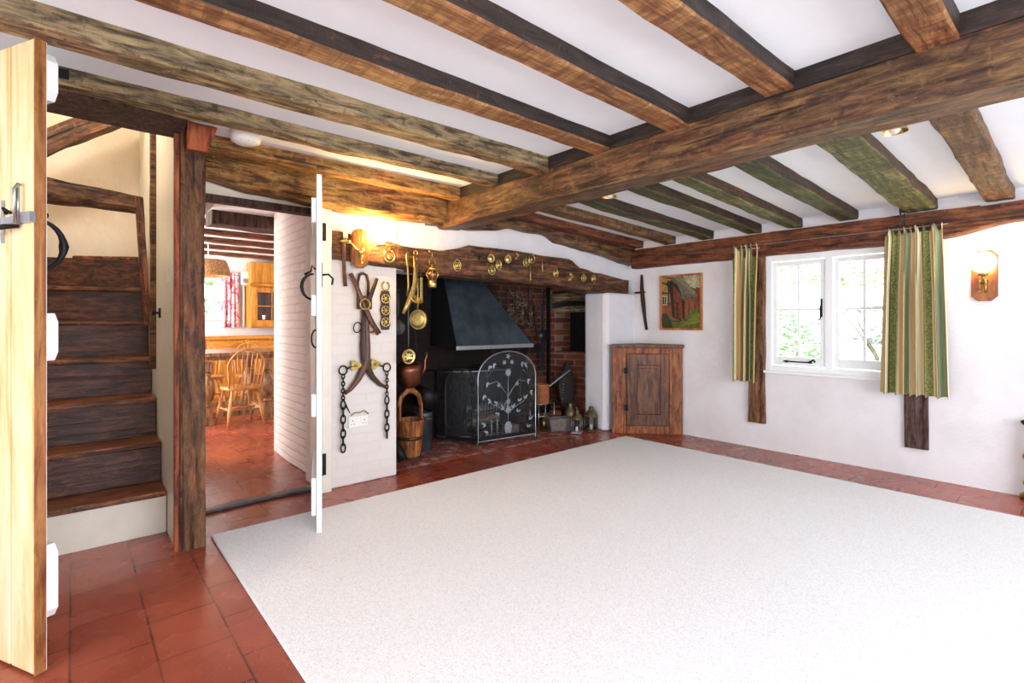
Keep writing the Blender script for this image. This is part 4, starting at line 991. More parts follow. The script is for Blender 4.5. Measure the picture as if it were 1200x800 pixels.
# folding fire screen
sc_ = thing('fire_screen', 'arched folding wire fire screen with a floral pattern in front of the hearth', 'fire screen', (2.933, 3.885, .007))
def arch(w_, zs_, r_, z0=.05, n=18):
    """outline of an arched panel in local x (0..w), z"""
    pts = [(0, z0), (0, zs_)]
    for i in range(1, n): 
        a = PI - PI * i / n; pts.append((w_ / 2 + w_ / 2 * math.cos(a), zs_ + r_ * math.sin(a)))
    return pts + [(w_, zs_), (w_, z0)]
def leafshape(b, x, z, ang, L, W, y=-.006):
    ca, sa = math.cos(ang), math.sin(ang)
    pl = [(x + ca * t_ * L - sa * w_ * W, z + sa * t_ * L + ca * w_ * W) for t_, w_ in ((0, 0), (.3, .5), (.7, .4), (1, 0), (.7, -.4), (.3, -.5))]
    b.prism(pl, 0, .002, T=TyB(0, y, 0))
def flower(b, x, z, r, n=6, y=-.006):
    for i in range(n): leafshape(b, x, z, 2 * PI * i / n, r, r * .36, y)
    b.ball((x, y, z), r * .3, 6, sc=(1, .4, 1))
def panel(w_, zs_, r_, deco, ang, loc):
    p_ = bpy.data.objects.new('panel', None); COL.objects.link(p_); p_.parent = sc_; p_.location = loc; p_.rotation_euler = (0, 0, ang)
    ol = arch(w_, zs_, r_)
    MB().tube([(x, 0, z) for x, z in ol], .006, 8, closed=True).tube([(0, 0, .05), (0, 0, 0)], .006).tube([(w_, 0, .05), (w_, 0, 0)], .006).build('panel_frame', M['iron_grey'] if not deco else M['steel'], p_)
    MB().add([(x, .002, z) for x, z in ol], [tuple(range(len(ol)))]).build('wire_mesh', M['mesh'], p_)
    MB().box(.0, w_, -.004, .004, .05, .085).build('bottom_rail', M['iron'], p_)
    d = MB(); c_ = w_ / 2
    d.tube([(c_, -.004, .10), (c_, -.004, .30), (c_, -.004, .78 * (zs_ + r_))], .0035, 6)
    k_ = w_ / .69; H_ = (zs_ + r_) / .91
    for sx in (-1, 1):
        d.tube([(c_, -.004, .30 * H_), (c_ + sx * .10 * k_, -.004, .36 * H_), (c_ + sx * .19 * k_, -.004, .40 * H_), (c_ + sx * .23 * k_, -.004, .46 * H_)], .003, 5)
        d.tube([(c_, -.004, .46 * H_), (c_ + sx * .06 * k_, -.004, .54 * H_), (c_ + sx * .13 * k_, -.004, .62 * H_), (c_ + sx * .21 * k_, -.004, .60 * H_)], .003, 5)
        d.tube([(c_ + sx * .18 * k_, -.004, .72 * H_), (c_ + sx * .25 * k_, -.004, .66 * H_), (c_ + sx * .22 * k_, -.004, .78 * H_)], .003, 5)
        for x, z, a_ in ((.24, .62, -1.4), (.27, .50, -1.1), (.20, .78, -.9), (.17, .80, -1.6), (.26, .20, .6), (.23, .13, .3), (.12, .40, .5), (.20, .42, .8), (.05, .34, .9), (.10, .30, .2)):
            leafshape(d, c_ + sx * x * k_, z * H_, a_ if sx > 0 else PI - a_, .058, .022)
            leafshape(d, c_ + sx * x * k_, z * H_, (a_ if sx > 0 else PI - a_) + .9, .04, .014)
        flower(d, c_ + sx * .11 * k_, .58 * H_, .026)
        flower(d, c_ + sx * .045 * k_, .80 * H_, .028)
    flower(d, c_, .70 * H_, .042, 9); flower(d, c_, .41 * H_, .034, 7); flower(d, c_, .33 * H_, .042, 9); flower(d, c_, .86 * H_, .03, 5)
    d.prism([(c_ - .03, .10), (c_ + .03, .10), (c_ + .045, .16), (c_ + .025, .21), (c_ - .025, .21), (c_ - .045, .16)], 0, .006, T=TyB(0, -.004, 0))
    d.build('floral_ornament', M['pewter'] if deco else M['iron_grey'], p_)
panel(.69, .655, .255, True, math.atan2(3.807 - 3.885, 3.62 - 2.933), (0, 0, 0))
dx, dy = 2.775 - 2.933, 4.203 - 3.885
panel(math.hypot(dx, dy), .58, .17, False, math.atan2(dy, dx), (0, 0, 0))
panel(.30, .58, .17, False, math.atan2(.29, .05), (.69, -.078, 0))
# curved spark guard behind it
gd = thing('spark_guard', 'low curved mesh spark guard standing around the fire grate', 'fire guard', (3.0, 4.3, .007))
cp = [(-.16, .18), (-.19, .11), (-.17, .03), (-.08, -.08), (.05, -.16), (.25, -.20), (.45, -.19), (.62, -.12), (.72, .0), (.74, .10), (.70, .18)]
m_ = MB(); m_.add([(x, y, z) for z in (.04, .70) for x, y in cp], [(i, i + 1, len(cp) + i + 1, len(cp) + i) for i in range(len(cp) - 1)], 0, True)
m_.build('wire_mesh', M['mesh'], gd)
MB().tube([(x, y, .70) for x, y in cp], .006).build('top_rim', M['steel'], gd)
MB().tube([(x, y, .04) for x, y in cp], .010).build('bottom_rim', M['steel'], gd)
m_ = MB()
for x, y in (cp[0], cp[4], cp[7], cp[-1]): m_.tube([(x, y, .70), (x, y, 0)], .006)
m_.build('guard_post', M['iron'], gd)

gr = thing('fire_grate', 'iron fire grate with a row of spiked tips on the hearth', 'fire grate', (3.33, 4.37, .007))
m_ = MB()
for z in (.10, .26): m_.tube([(-.28, -.13, z), (.28, -.13, z)], .008).tube([(-.28, .10, z), (.28, .10, z)], .008).tube([(-.28, -.13, z), (-.28, .10, z)], .008).tube([(.28, -.13, z), (.28, .10, z)], .008)
for i in range(12): m_.tube([(-.25 + i * .045, -.13, .10), (-.25 + i * .045, .10, .10)], .005, 6)
for sx in (-1, 1):
    for y in (-.13, .10): m_.tube([(sx * .28, y, .34), (sx * .28, y, 0)], .010)
m_.build('basket', M['iron'], gr)
m_ = MB()
for i in range(15):
    x = -.27 + i * .0386; m_.tube([(x, -.13, .24), (x, -.135, .30), (x + .006, -.145, .345)], [.005, .011, .003], 6); m_.ball((x, -.14, .285), .012, 6)
m_.build('spiked_rail', M['pewter'], gr)
for (x0, y0, z0, L, ry, rz, r_, lb) in ((3.12, 4.30, .155, .40, .1, .2, .045, 'bark-covered log lying lowest at the front of the fire grate'), (3.20, 4.42, .15, .36, -.12, -.25, .04, 'log lying at the back of the fire grate'), (3.22, 4.34, .25, .28, .2, .1, .035, 'thin log resting on top of the others in the fire grate')):
    m_ = MB(); m_.tube([(L * i / 8, .008 * math.sin(i * 1.7), .008 * math.cos(i * 2.1)) for i in range(9)], [r_ * (1 + .08 * math.sin(i * 2.3)) for i in range(9)], 12)
    tag(m_.build('fire_log', M['log'], loc=(x0, y0, z0), rot=(0, ry * .4, rz)), lb, 'log', 'logs in the fire grate')
# ash pan box / pale block seen through the screen
m_ = MB(); m_.box(-.09, .09, -.05, .05, 0, .13)
tag(m_.build('stone_block', M['stone'], loc=(3.46, 4.02, .007), rot=(0, 0, .15), bevel=.015), 'pale square stone block behind the arched fire screen', 'stone')
ct = thing('iron_pot', 'small round black iron pot on the hearth behind the fire screen', 'pot', (3.02, 3.99, .007))
MB().lathe([(.0, .02), (.05, .02), (.068, .05), (.070, .10), (.060, .13), (.064, .14), (.055, .135), (.0, .03)], 20).build('body', M['iron'], ct)
m_ = MB()
for i in range(3): a = 2 * PI * i / 3; m_.tube([(.045 * math.cos(a), .045 * math.sin(a), .03), (.055 * math.cos(a), .055 * math.sin(a), 0)], .007, 6)
m_.build('leg', M['iron'], ct)
for x, lb in ((3.16, 'left pale metal firedog on the hearth behind the screen'), (3.235, 'right pale metal firedog on the hearth behind the screen')):
    fd = thing('firedog', lb, 'firedog', (x, 3.96, .007), group='pale firedogs')
    MB().tube([(0, 0, .05), (0, 0, .16), (0, 0, .20)], [.008, .010, .006]).ball((0, 0, .21), .014, 8).build('upright', M['pewter'], fd)
    MB().tube([(-.025, 0, 0), (-.02, 0, .035), (0, 0, .05), (.02, 0, .035), (.025, 0, 0)], .006).tube([(0, 0, .05), (0, .07, .05), (0, .07, 0)], .006).build('foot', M['iron_grey'], fd)
# ================================================================== COPPER, BUCKET, SCUTTLE
kt = thing('copper_kettle', 'dark copper kettle hanging in the left of the fireplace above the wooden bucket', 'kettle', (2.17, 3.82, .665))
TK = Matrix.Rotation(-.18, 4, 'Y')
MB().lathe([(0, 0), (.072, 0), (.082, .012), (.118, .12), (.122, .15), (.112, .18), (.07, .20), (.05, .205), (.05, .215), (.0, .225)], 28, T=TK).ball((0, 0, .235), .014, 8, T=TK).build('body', M['copper_dark'], kt)
MB().tube([(.10, -.02, .07), (.145, -.03, .12), (.155, -.035, .19), (.18, -.035, .225), (.178, -.035, .25)], [.020, .014, .011, .010, .009], 10, T=TK).build('spout', M['copper_dark'], kt)
MB().tube([(-.08, 0, .20), (-.07, 0, .27), (0, 0, .30), (.07, 0, .27), (.08, 0, .20)], .007, T=TK).build('handle', M['iron'], kt)
m_ = MB(); m_.tube([(2.215, 3.82, 1.60), (2.215, 3.82, 1.30), (2.22, 3.82, 1.02), (2.235, 3.82, .985), (2.222, 3.82, .962), (2.21, 3.82, .965)], .006)
tag(m_.build('pot_hook', M['iron']), 'long black iron pot hook holding the copper kettle', 'hook')

bk = thing('wooden_bucket', 'tall oak bucket with a dark hoop and arched handle standing left of the fire screen', 'bucket', (2.25, 3.97, .0065))
m_ = MB(); NS = 18
for i in range(NS):
    a0, a1 = 2 * PI * i / NS + .012, 2 * PI * (i + 1) / NS - .012
    def ringv(r_, z): return [(r_ * math.cos(a0), r_ * math.sin(a0), z), (r_ * math.cos(a1), r_ * math.sin(a1), z)]
    v = ringv(.088, 0) + ringv(.128, .345) + ringv(.114, .345) + ringv(.075, 0)
    m_.add(v, [(0, 1, 3, 2), (2, 3, 5, 4), (4, 5, 7, 6), (6, 7, 1, 0), (0, 2, 4, 6), (1, 7, 5, 3)])
m_.lathe([(0, .03), (.078, .03), (.078, .05), (0, .05)], 20)
m_.build('stave_body', M['bucket'], bk, bevel=.002)
MB().lathe([(.1085, .175), (.1135, .175), (.116, .205), (.111, .205)], 30, cap=False).lathe([(.090, .008), (.094, .008), (.0965, .03), (.0925, .03)], 30, cap=False).build('hoop', M['leather'], bk)
m_ = MB()
for sx in (-1, 1): m_.prism([(-.028, .22), (.028, .22), (.022, .47), (0, .50), (-.022, .47)], -.008, .008, T=Matrix(((0, 0, 1, sx * .108), (1, 0, 0, 0), (0, 1, 0, 0), (0, 0, 0, 1))))
m_.tube([(-.11, 0, .46), (-.085, 0, .55), (-.03, 0, .595), (.03, 0, .595), (.085, 0, .55), (.11, 0, .46)], [.020, .022, .026, .026, .022, .020], 8, flat=.6)
m_.build('handle', M['bucket'], bk)

sc2 = thing('coal_scuttle', 'tall dark blue-black metal scuttle standing behind the wooden bucket', 'coal scuttle', (2.50, 4.17, .0065))
MB().lathe([(.075, 0), (.085, .01), (.088, .33), (.095, .36), (.088, .355), (.08, .02), (0, .02)], 24).build('body', M['hood'], sc2)
MB().lathe([(.10, .0), (.115, .10), (.13, .17), (.122, .17), (.10, .05), (0, .02)], 24, T=Matrix.Translation((-.02, 0, .40)) @ Matrix.Rotation(.5, 4, 'Y')).build('hood', M['iron'], sc2)
MB().tube([(-.03, -.088, .30), (-.03, -.12, .305), (.03, -.12, .305), (.03, -.088, .30)], .006).build('handle', M['brass_old'], sc2)
lg = MB(); lg.tube([(2.085, 3.80, .05), (2.07, 3.83, .12), (2.045, 3.90, .20), (2.03, 3.95, .26)], [.045, .042, .035, .02], 10)
tag(lg.build('iron_boot_scraper', M['iron']), 'dark leaning iron tool at the foot of the pier in front of the bucket', 'iron tool')

# right side of the hearth
tv = thing('iron_trivet_stand', 'thin white-metal two-tier stand right of the fire screen', 'stand', (4.02, 4.12, .0065))
m_ = MB()
for x in (-.12, .12):
    for y in (-.07, .07): m_.tube([(x, y, .285), (x, y, 0)], .006)
for z in (.285, .15):
    m_.tube([(-.12, -.07, z), (.12, -.07, z), (.12, .07, z), (-.12, .07, z)], .006, closed=True)
m_.build('frame', M['steel'], tv)
for z in (.285, .15):
    m_ = MB()
    for i in range(7): m_.tube([(-.10 + i * .033, -.07, z), (-.10 + i * .033, .07, z)], .0035, 5)
    m_.build('shelf', M['steel'], tv)
cpn = thing('copper_saucepan', 'shiny copper saucepan with a long upturned handle on the two-tier stand', 'saucepan', (4.005, 4.12, .2965))
MB().lathe([(0, 0), (.088, 0), (.094, .008), (.094, .205), (.098, .21), (.090, .208), (.088, .01), (0, .006)], 30).build('body', M['copper'], cpn)
MB().tube([(.085, -.02, .17), (.12, -.03, .19), (.24, -.07, .275), (.36, -.11, .355)], [.007, .008, .010, .009], 8).build('handle', M['pewter'], cpn)
bp = thing('brass_pot', 'small brass pot on the floor beneath the two-tier stand', 'pot', (4.05, 4.12, .0065))
MB().lathe([(0, .0), (.035, .0), (.045, .02), (.05, .06), (.035, .10), (.018, .115), (.018, .135), (.03, .14)], 20).ball((0, 0, .16), .014, 8).build('body', M['brass_old'], bp)
MB().tube([(.045, 0, .08), (.075, 0, .09), (.07, 0, .04), (.042, 0, .03)], .005).build('handle', M['brass_old'], bp)
o = MB(); k_ = [(-.105, -.06), (.115, -.075), (.135, 0), (.115, .065), (-.115, .065)]
kb = [(-.15, -.085), (.14, -.10), (.17, 0), (.14, .085), (-.155, .085)]
v = [(x * .82, y * .82, 0) for x, y in kb] + [(x, y, .14) for x, y in kb] + [(x, y, .14) for x, y in k_] + [(x * .9, y * .9, .03) for x, y in k_]
n_ = 5; fs = [tuple(range(n_))[::-1], tuple(range(15, 20))]
for q in range(3): fs += [(q * n_ + i, q * n_ + (i + 1) % n_, (q + 1) * n_ + (i + 1) % n_, (q + 1) * n_ + i) for i in range(n_)]
o.add(v, fs)
tag(o.build('stone_trough', M['stone'], loc=(4.10, 3.92, .0065), rot=(0, 0, -.45), bevel=.008), 'rough grey stone trough beside the first lantern on the hearth', 'trough')
o = thing('terracotta_pot', 'small terracotta flower pot behind the stone trough', 'pot', (4.24, 4.13, .0065))
MB().lathe([(0, 0), (.05, 0), (.068, .13), (.075, .13), (.075, .165), (.064, .165), (.06, .12), (.0, .02)], 24).build('body', M['terracotta'], o)
o = thing('brass_jug', 'round dark brass jug behind the stone trough', 'jug', (4.42, 4.06, .0065))
MB().lathe([(0, 0), (.05, 0), (.075, .05), (.085, .11), (.07, .17), (.035, .205), (.03, .23), (.045, .255), (.038, .25), (.025, .225)], 24).build('body', M['brass_dim'], o)
MB().tube([(.04, 0, .24), (.09, 0, .22), (.10, 0, .15), (.08, 0, .10)], .007).build('handle', M['brass_dim'], o)
# bellows leaning against the oven wall
bl = thing('fire_bellows', 'large dark wooden bellows leaning upright against the brick wall of the hearth', 'bellows', (4.47, 4.20, .0065), rot=(-.16, .10, -.5))
half = [(.018, .0), (.024, .12), (.05, .20), (.085, .30), (.105, .42), (.098, .52), (.065, .59), (.035, .63), (.025, .72)]
olp = half + [(-x, z) for x, z in reversed(half)]
MB().prism(olp, .018, .032, T=TyB(0, 0, 0)).build('front_board', M['leather_dark'], bl, bevel=.003)
MB().prism(olp, -.032, -.018, T=TyB(0, 0, 0)).build('back_board', M['leather_dark'], bl, bevel=.003)
MB().prism([(x * .92, z) for x, z in olp if .1 < z < .6], -.018, .018, T=TyB(0, 0, 0)).build('leather_sides', M['leather'], bl)
for i in range(9): MB().ball((-.045, -.036, .24 + i * .035), .006, 6).build('brass_stud', M['brass'], bl)
# lanterns on the hearth edge
def lantern(label, x, y, s, rz, tall):
    t = thing('glass_lantern', label, 'lantern', (x, y, .0065), rz, 'glass lanterns at the foot of the pier')
    h_ = .135 * s; w_ = .048 * s
    MB().box(-w_ * 1.15, w_ * 1.15, -w_ * 1.15, w_ * 1.15, 0, .014).build('base', M['pewter'] if not tall else M['brass_dim'], t, bevel=.003)
    c = MB()
    for sx in (-1, 1):
        for sy in (-1, 1): c.tube([(sx * w_, sy * w_, .014), (sx * w_, sy * w_, .014 + h_)], .004, 6)
    for z in (.02, .014 + h_): c.tube([(-w_, -w_, z), (w_, -w_, z), (w_, w_, z), (-w_, w_, z)], .004, 5, closed=True)
    c.build('cage', M['pewter'] if not tall else M['brass_dim'], t)
    g_ = MB()
    for q in range(4): g_.box(-w_ + .004, w_ - .004, -w_ - .001, -w_ + .001, .018, .010 + h_, T=Matrix.Rotation(q * PI / 2, 4, 'Z'))
    g_.build('glass_pane', M['glass'], t)
    z = .014 + h_
    MB().lathe([(w_ * 1.5, z), (w_ * 1.45, z + .008), (w_ * .75, z + .055 * s), (w_ * .5, z + .06 * s), (w_ * .5, z + .082 * s), (w_ * .62, z + .085 * s), (w_ * .3, z + .10 * s), (0, z + .102 * s)], 20).build('roof', M['brass_dim'], t)
    MB().tube([(0 + .018 * math.cos(a), 0, z + .115 * s + .018 * math.sin(a)) for a in [2 * PI * i / 14 for i in range(14)]], .0028, 5, closed=True).build('ring_handle', M['brass'], t)
    MB().lathe([(.014, 0), (.014, .05), (0, .052)], 12, T=at(0, 0, .016)).build('candle', M['plastic'], t)
lantern('silver and brass glass lantern beside the stone trough', 4.135, 3.70, 1.0, .5, False)
lantern('brass-framed glass lantern standing against the white pier', 4.33, 3.665, 1.1, .2, True)
# iron chain crane bars, discs, pot
cn = thing('chimney_crane', 'tall black iron crane bar standing at the back of the fireplace', 'iron bar', (4.36, 4.42, .0065))
MB().box(.04, .075, -.02, .015, 0, 1.75).build('upright', M['iron'], cn)
MB().box(-.075, -.02, -.01, .0, .62, 1.42).build('hanging_plate', M['iron_grey'], cn, bevel=.003)
MB().lathe([(0, 0), (.075, 0), (.078, .006), (0, .010)], 24, T=TyB(-.045, -.012, 1.04)).build('round_plate', M['iron_grey'], cn)
MB().tube([(-.04, -.02, 1.60), (-.05, -.02, 1.50), (-.045, -.02, 1.42)], .006).build('hook', M['iron'], cn)
o = thing('hanging_iron_pan', 'round black iron pan with a long handle hanging beside the smoke hood', 'pan', (4.14, 4.32, .90))
MB().lathe([(0, -.02), (.05, -.018), (.062, .01), (.055, .01), (0, -.01)], 22, T=TyB(0, 0, 0)).build('bowl', M['iron'], o)
MB().tube([(0, 0, .06), (0, .05, .30), (0, .10, .62)], .006).build('handle', M['iron'], o)
# chains and hooks hanging in the chimney
random.seed(12)
for i, (x, z0, z1, lb) in enumerate(((3.80, 1.62, 1.12, 'first thin black chain from the smoke hood hanging against the sooty brick'), (3.95, 1.62, 1.02, 'second thin black chain from the smoke hood hanging against the sooty brick'), (4.16, 1.62, 1.20, 'third thin black chain from the smoke hood hanging against the sooty brick'))):
    n_ = int((z0 - z1) / .022); c = MB()
    for k in range(n_):
        z = z0 - k * .022; f_ = k % 2
        c.tube([(x + (.008 * math.cos(a) if not f_ else 0), 4.50 + (.008 * math.cos(a) if f_ else 0), z + .014 * math.sin(a)) for a in [2 * PI * j / 8 for j in range(8)]], .003, 5, closed=True)
    tag(c.build('hanging_chain', M['iron']), lb, 'chain', 'chains in the chimney')
rt = random.Random(5); tg = MB()
for i in range(46):
    p0 = Vector((rt.uniform(3.88, 4.24), rt.uniform(4.50, 4.56), rt.uniform(1.22, 1.60))); pts = [p0]
    for k in range(5): pts.append(pts[-1] + Vector((rt.uniform(-.07, .07), rt.uniform(-.015, .015), rt.uniform(-.08, .04))))
    tg.tube(pts, rt.uniform(.003, .007), 5)
tag(tg.build('dried_twig_bunch', M['log']), 'tangled bunch of dry twigs hanging high against the bricks right of the hood', 'twigs')
# brick oven lintels
for z0, z1, dzm, lb in ((1.36, 1.44, .05, 'lower curved grey timber lintel over the bread oven'), (1.52, 1.62, .04, 'upper curved grey timber lintel over the bread oven')):
    o = hewn('oven_lintel', M['joist_old'], .92, lambda s, z0=z0, z1=z1, dzm=dzm: (0, .10, dzm * math.sin(PI * s / .92), z1 - z0 + dzm * math.sin(PI * s / .92)), .01, .006, int(z0 * 100), keep_top=False, mw=frame_mw((4.55, 4.62, z0 - .08), (.44, -.90, 0)))
    tag(o, lb, 'lintel', 'curved timber lintels over the bread oven')
m_ = MB(); m_.tube([(4.73, 4.04, 1.22), (4.765, 4.0, 1.14), (4.78, 3.97, 1.0), (4.82, 3.93, .86)], [.006, .012, .012, .006], 8)
tag(m_.build('iron_sickle', M['iron_grey']), 'curved grey iron rod leaning in front of the bread oven', 'iron tool')

# gilt stand at the right edge
gt = thing('gilt_firescreen', 'antique gilt stand with a dark finial at the right edge of the photo', 'stand', (4.90, .300, 0), rz=-.1)
MB().lathe([(.0, .0), (.05, .0), (.055, .03), (.03, .05), (.025, .08), (.04, .11), (.03, .14), (.028, .26), (.042, .29), (.03, .32), (.022, .50), (.0, .50)], 20).build('stem', M['gilt'], gt)
MB().lathe([(.0, .50), (.03, .50), (.045, .515), (.05, .53), (.02, .545), (0, .55)], 20).build('cap', M['iron'], gt)

# ================================================================== KITCHEN
for i, (y, x0, x1, zb_, w_, lb) in enumerate(((5.22, .95, 1.75, 2.10, .28, 'broad dark beam crossing the ceiling where the passage meets the kitchen'), (5.75, -.9, 3.35, 2.18, .15, 'first kitchen ceiling beam beyond the broad one'), (6.35, -.9, 3.35, 2.18, .15, 'second kitchen ceiling beam'), (6.95, -.9, 3.35, 2.18, .15, 'third kitchen ceiling beam'), (7.6, -.9, 3.35, 2.18, .15, 'fourth kitchen ceiling beam'), (8.3, -.9, 3.35, 2.18, .15, 'fifth kitchen ceiling beam, nearest the kitchen window wall'))):
    o = hewn('kitchen_beam', M['plate' if i else 'stud_dark'], x1 - x0, lambda s, w_=w_, zb_=zb_: (0, w_, zb_ - 2.225, .01), .01, .008, 70 + i, mw=frame_mw((x0, y, 2.225), (1, 0, 0)))
    tag(o, lb, 'beam', 'kitchen ceiling beams')
# window 2
kwn = bpy.data.objects.new('window_2', None); COL.objects.link(kwn); kwn.location = (1.275, 9.03, 1.27); struct(kwn, 'kitchen window beside the red check curtain')
m_ = MB(); W2, H2 = 1.05, .63
m_.box(-W2 / 2 + .0355, W2 / 2 - .0355, 0, .05, 0, .035).box(-W2 / 2 + .0355, W2 / 2 - .0355, 0, .05, H2 - .035, H2).box(-W2 / 2, -W2 / 2 + .035, 0, .05, 0, H2).box(W2 / 2 - .035, W2 / 2, 0, .05, 0, H2).box(-.02, .02, 0, .05, .0355, H2 - .0355)
m_.build('window_frame', M['white'], kwn, bevel=.004)
MB().box(-W2 / 2, W2 / 2, .022, .026, 0, H2).build('glass', M['glass'], kwn)
MB().box(-W2 / 2 - .04, W2 / 2 + .04, -.10, .0, -.03, .0).build('window_sill', M['white'], kwn)
curtain('kitchen_curtain', 'red and white check curtain at the kitchen window', (1.76, 1.99), (1.74, 2.0), 1.13, 1.98, 8.93, 4, .5, M['redcurtain'], ax='y')
# wall cupboard with glazed door
wc = thing('wall_cupboard', 'orange pine wall cupboard with a glazed door in the kitchen', 'cupboard', (2.42, 8.98, 1.12))
MB().box(-.31, .31, -.30, 0, 0, .66).build('body', M['kpine'], wc, bevel=.004)
MB().box(-.33, .33, -.34, 0, .66, .70).build('cornice', M['kpine_x'], wc, bevel=.008)
MB().box(-.30, .30, -.28, 0, .70, 1.04).build('top_boarding', M['kpine'], wc)
d_ = MB(); d_.box(-.30, -.22, -.325, -.30, .02, .64).box(.22, .30, -.325, -.30, .02, .64).box(-.22, .22, -.325, -.30, .02, .12).box(-.22, .22, -.325, -.30, .56, .64).box(-.008, .008, -.318, -.303, .12, .56).box(-.22, .22, -.318, -.303, .335, .351)
d_ = d_.build('door', M['kpine'], wc, bevel=.003)
MB().box(-.22, .22, -.313, -.309, .12, .56).build('door_glass', M['glass'], d_)
MB().box(-.22, .22, -.3005, -.299, .12, .56).build('dark_interior', M['cupboard_panel'], wc)
for x in (-.12, .10):
    o = thing('white_mug', 'white mug behind the %s pane of the kitchen wall cupboard' % ('left' if x < 0 else 'right'), 'mug', (2.42 + x, 8.672, 1.25))
    MB().lathe([(0, 0), (.02, 0), (.026, .07), (.022, .07), (.018, .01), (0, .008)], 14).build('body', M['plastic'], o)
    o.location.y = 8.674
# sideboard with doors
sb = thing('pine_sideboard', 'long orange pine sideboard along the kitchen window wall', 'sideboard', (1.75, 8.55, 0))
MB().box(-1.3, 1.25, .02, .43, .06, .95).build('body', M['kpine'], sb)
MB().box(-1.33, 1.28, -.03, .44, .95, .995).build('top', M['kpine_x'], sb, bevel=.008)
MB().box(-1.28, 1.23, .04, .42, 0, .06).build('plinth', M['kpine_x'], sb)
for i in range(5):
    x = -1.27 + i * .505
    d_ = MB(); d_.box(x, x + .49, -.0, .02, .70, .92); d_.build('drawer', M['kpine_x'], sb, bevel=.006)
    m_ = MB(); m_.box(x, x + .07, -.0, .02, .08, .68).box(x + .42, x + .49, 0, .02, .08, .68).box(x + .07, x + .42, 0, .02, .08, .16).box(x + .07, x + .42, 0, .02, .60, .68)
    d_ = m_.build('door', M['kpine'], sb, bevel=.003)
    m_ = MB()
    for k in range(5): m_.box(x + .072 + k * .07, x + .138 + k * .07, .008, .018, .16, .60)
    m_.build('door_panel', M['kpine'], d_, bevel=.003)
    MB().ball((x + .45, -.012, .45), .016, 8).build('knob', M['brass_old'], d_)
# plastic box and pipe on the wall
o = thing('white_extractor', 'white box high on the kitchen wall between curtain and cupboard', 'box', (2.08, 8.97, 1.80))
MB().box(-.05, .05, -.10, 0, 0, .22).build('body', M['plastic'], o, bevel=.01)
MB().box(-.035, .035, -.105, -.10, .03, .10).build('grille', M['pewter'], o)
o = MB(); o.tube([(2.075, 8.96, 1.80), (2.075, 8.96, 1.13)], .018)
tag(o.build('wall_pipe', M['plastic']), 'white pipe running down the kitchen wall beside the red curtain', 'pipe')
# refectory table
tb_ = thing('refectory_table', 'old oak refectory table with bulbous turned legs in the kitchen', 'table', (1.52, 7.25, 0))
MB().box(-.47, .47, -.52, .55, .80, .845).build('table_top', M['tablewood'], tb_, bevel=.008)
MB().box(-.40, .40, -.45, .48, .755, .80).build('apron', M['tablewood'], tb_)
for sx in (-.33, .33):
    for y in (-.42, .44):
        MB().box(-.05, .05, -.05, .05, .62, .74, T=at(sx, y, 0)).lathe([(.03, .62), (.055, .60), (.04, .57), (.075, .52), (.088, .46), (.085, .36), (.065, .29), (.035, .25), (.05, .23), (.035, .20)], 18, T=at(sx, y, 0)).box(-.05, .05, -.05, .05, .0, .20, T=at(sx, y, 0)).build('leg', M['tablewood'], tb_, bevel=.003)
MB().box(-.30, .30, -.45, -.39, .08, .14).box(-.30, .30, .41, .47, .08, .14).box(-.36, -.30, -.42, .44, .08, .14).box(.30, .36, -.42, .44, .08, .14).build('stretcher', M['tablewood'], tb_)
# windsor chairs
def windsor(label, x, y, rz, first=None):
    if first:
        r = copy_tree(first); r.location = (x, y, 0); r.rotation_euler = (0, 0, rz); r['label'] = label; return r
    r = thing('windsor_chair', label, 'chair', (x, y, 0), rz, 'windsor chairs round the kitchen table')
    pl = [(.20 * math.copysign(abs(math.cos(a)) ** .7, math.cos(a)), .205 * math.copysign(abs(math.sin(a)) ** .8, math.sin(a))) for a in [2 * PI * i / 28 for i in range(28)]]
    MB().prism(pl, .425, .460).build('seat', M['chairwood'], r, bevel=.010)
    for sx in (-1, 1):
        for sy in (-1, 1):
            MB().tube([(sx * .13, sy * .13, .43), (sx * .155, sy * .155, .30), (sx * .175, sy * .175, .18), (sx * .20, sy * .20, 0)], [.013, .017, .021, .012], 10).build('leg', M['chairwood'], r)
    MB().tube([(-.17, -.17, .20), (-.17, .17, .20)], .010).tube([(.17, -.17, .20), (.17, .17, .20)], .010).tube([(-.17, 0, .20), (.17, 0, .20)], .011).build('stretcher', M['chairwood'], r)
    bp_ = [(-.175, -.165, .45)] + [(.205 * math.cos(a) * (1 if abs(math.cos(a)) < .99 else .95), -.175 - .07 * (.3 + .7 * math.sin(a)), .66 + .235 * math.sin(a)) for a in [PI - PI * i / 16 for i in range(17)]] + [(.175, -.165, .45)]
    MB().tube(bp_, .0115, 10).build('bow_back', M['chairwood'], r)
    for k in range(7):
        q = -1 + 2 * k / 6; x0 = q * .125; x1 = q * .165; h_ = .66 + .235 * math.sqrt(max(0, 1 - (x1 / .205) ** 2))
        MB().tube([(x0, -.165, .455), (x1, -.175 - .07 * (.3 + .7 * (h_ - .66) / .235), h_)], .0065, 8).build('spindle', M['chairwood'], r)
    return r
w0 = windsor('bow-backed windsor chair at the near end of the kitchen table, seen from behind', 1.50, 6.64, .12)
windsor('bow-backed windsor chair at the far side of the kitchen table, left of the pair', 1.42, 8.10, PI, w0)
windsor('bow-backed windsor chair at the far side of the kitchen table, right of the pair', 1.98, 8.05, PI, w0)
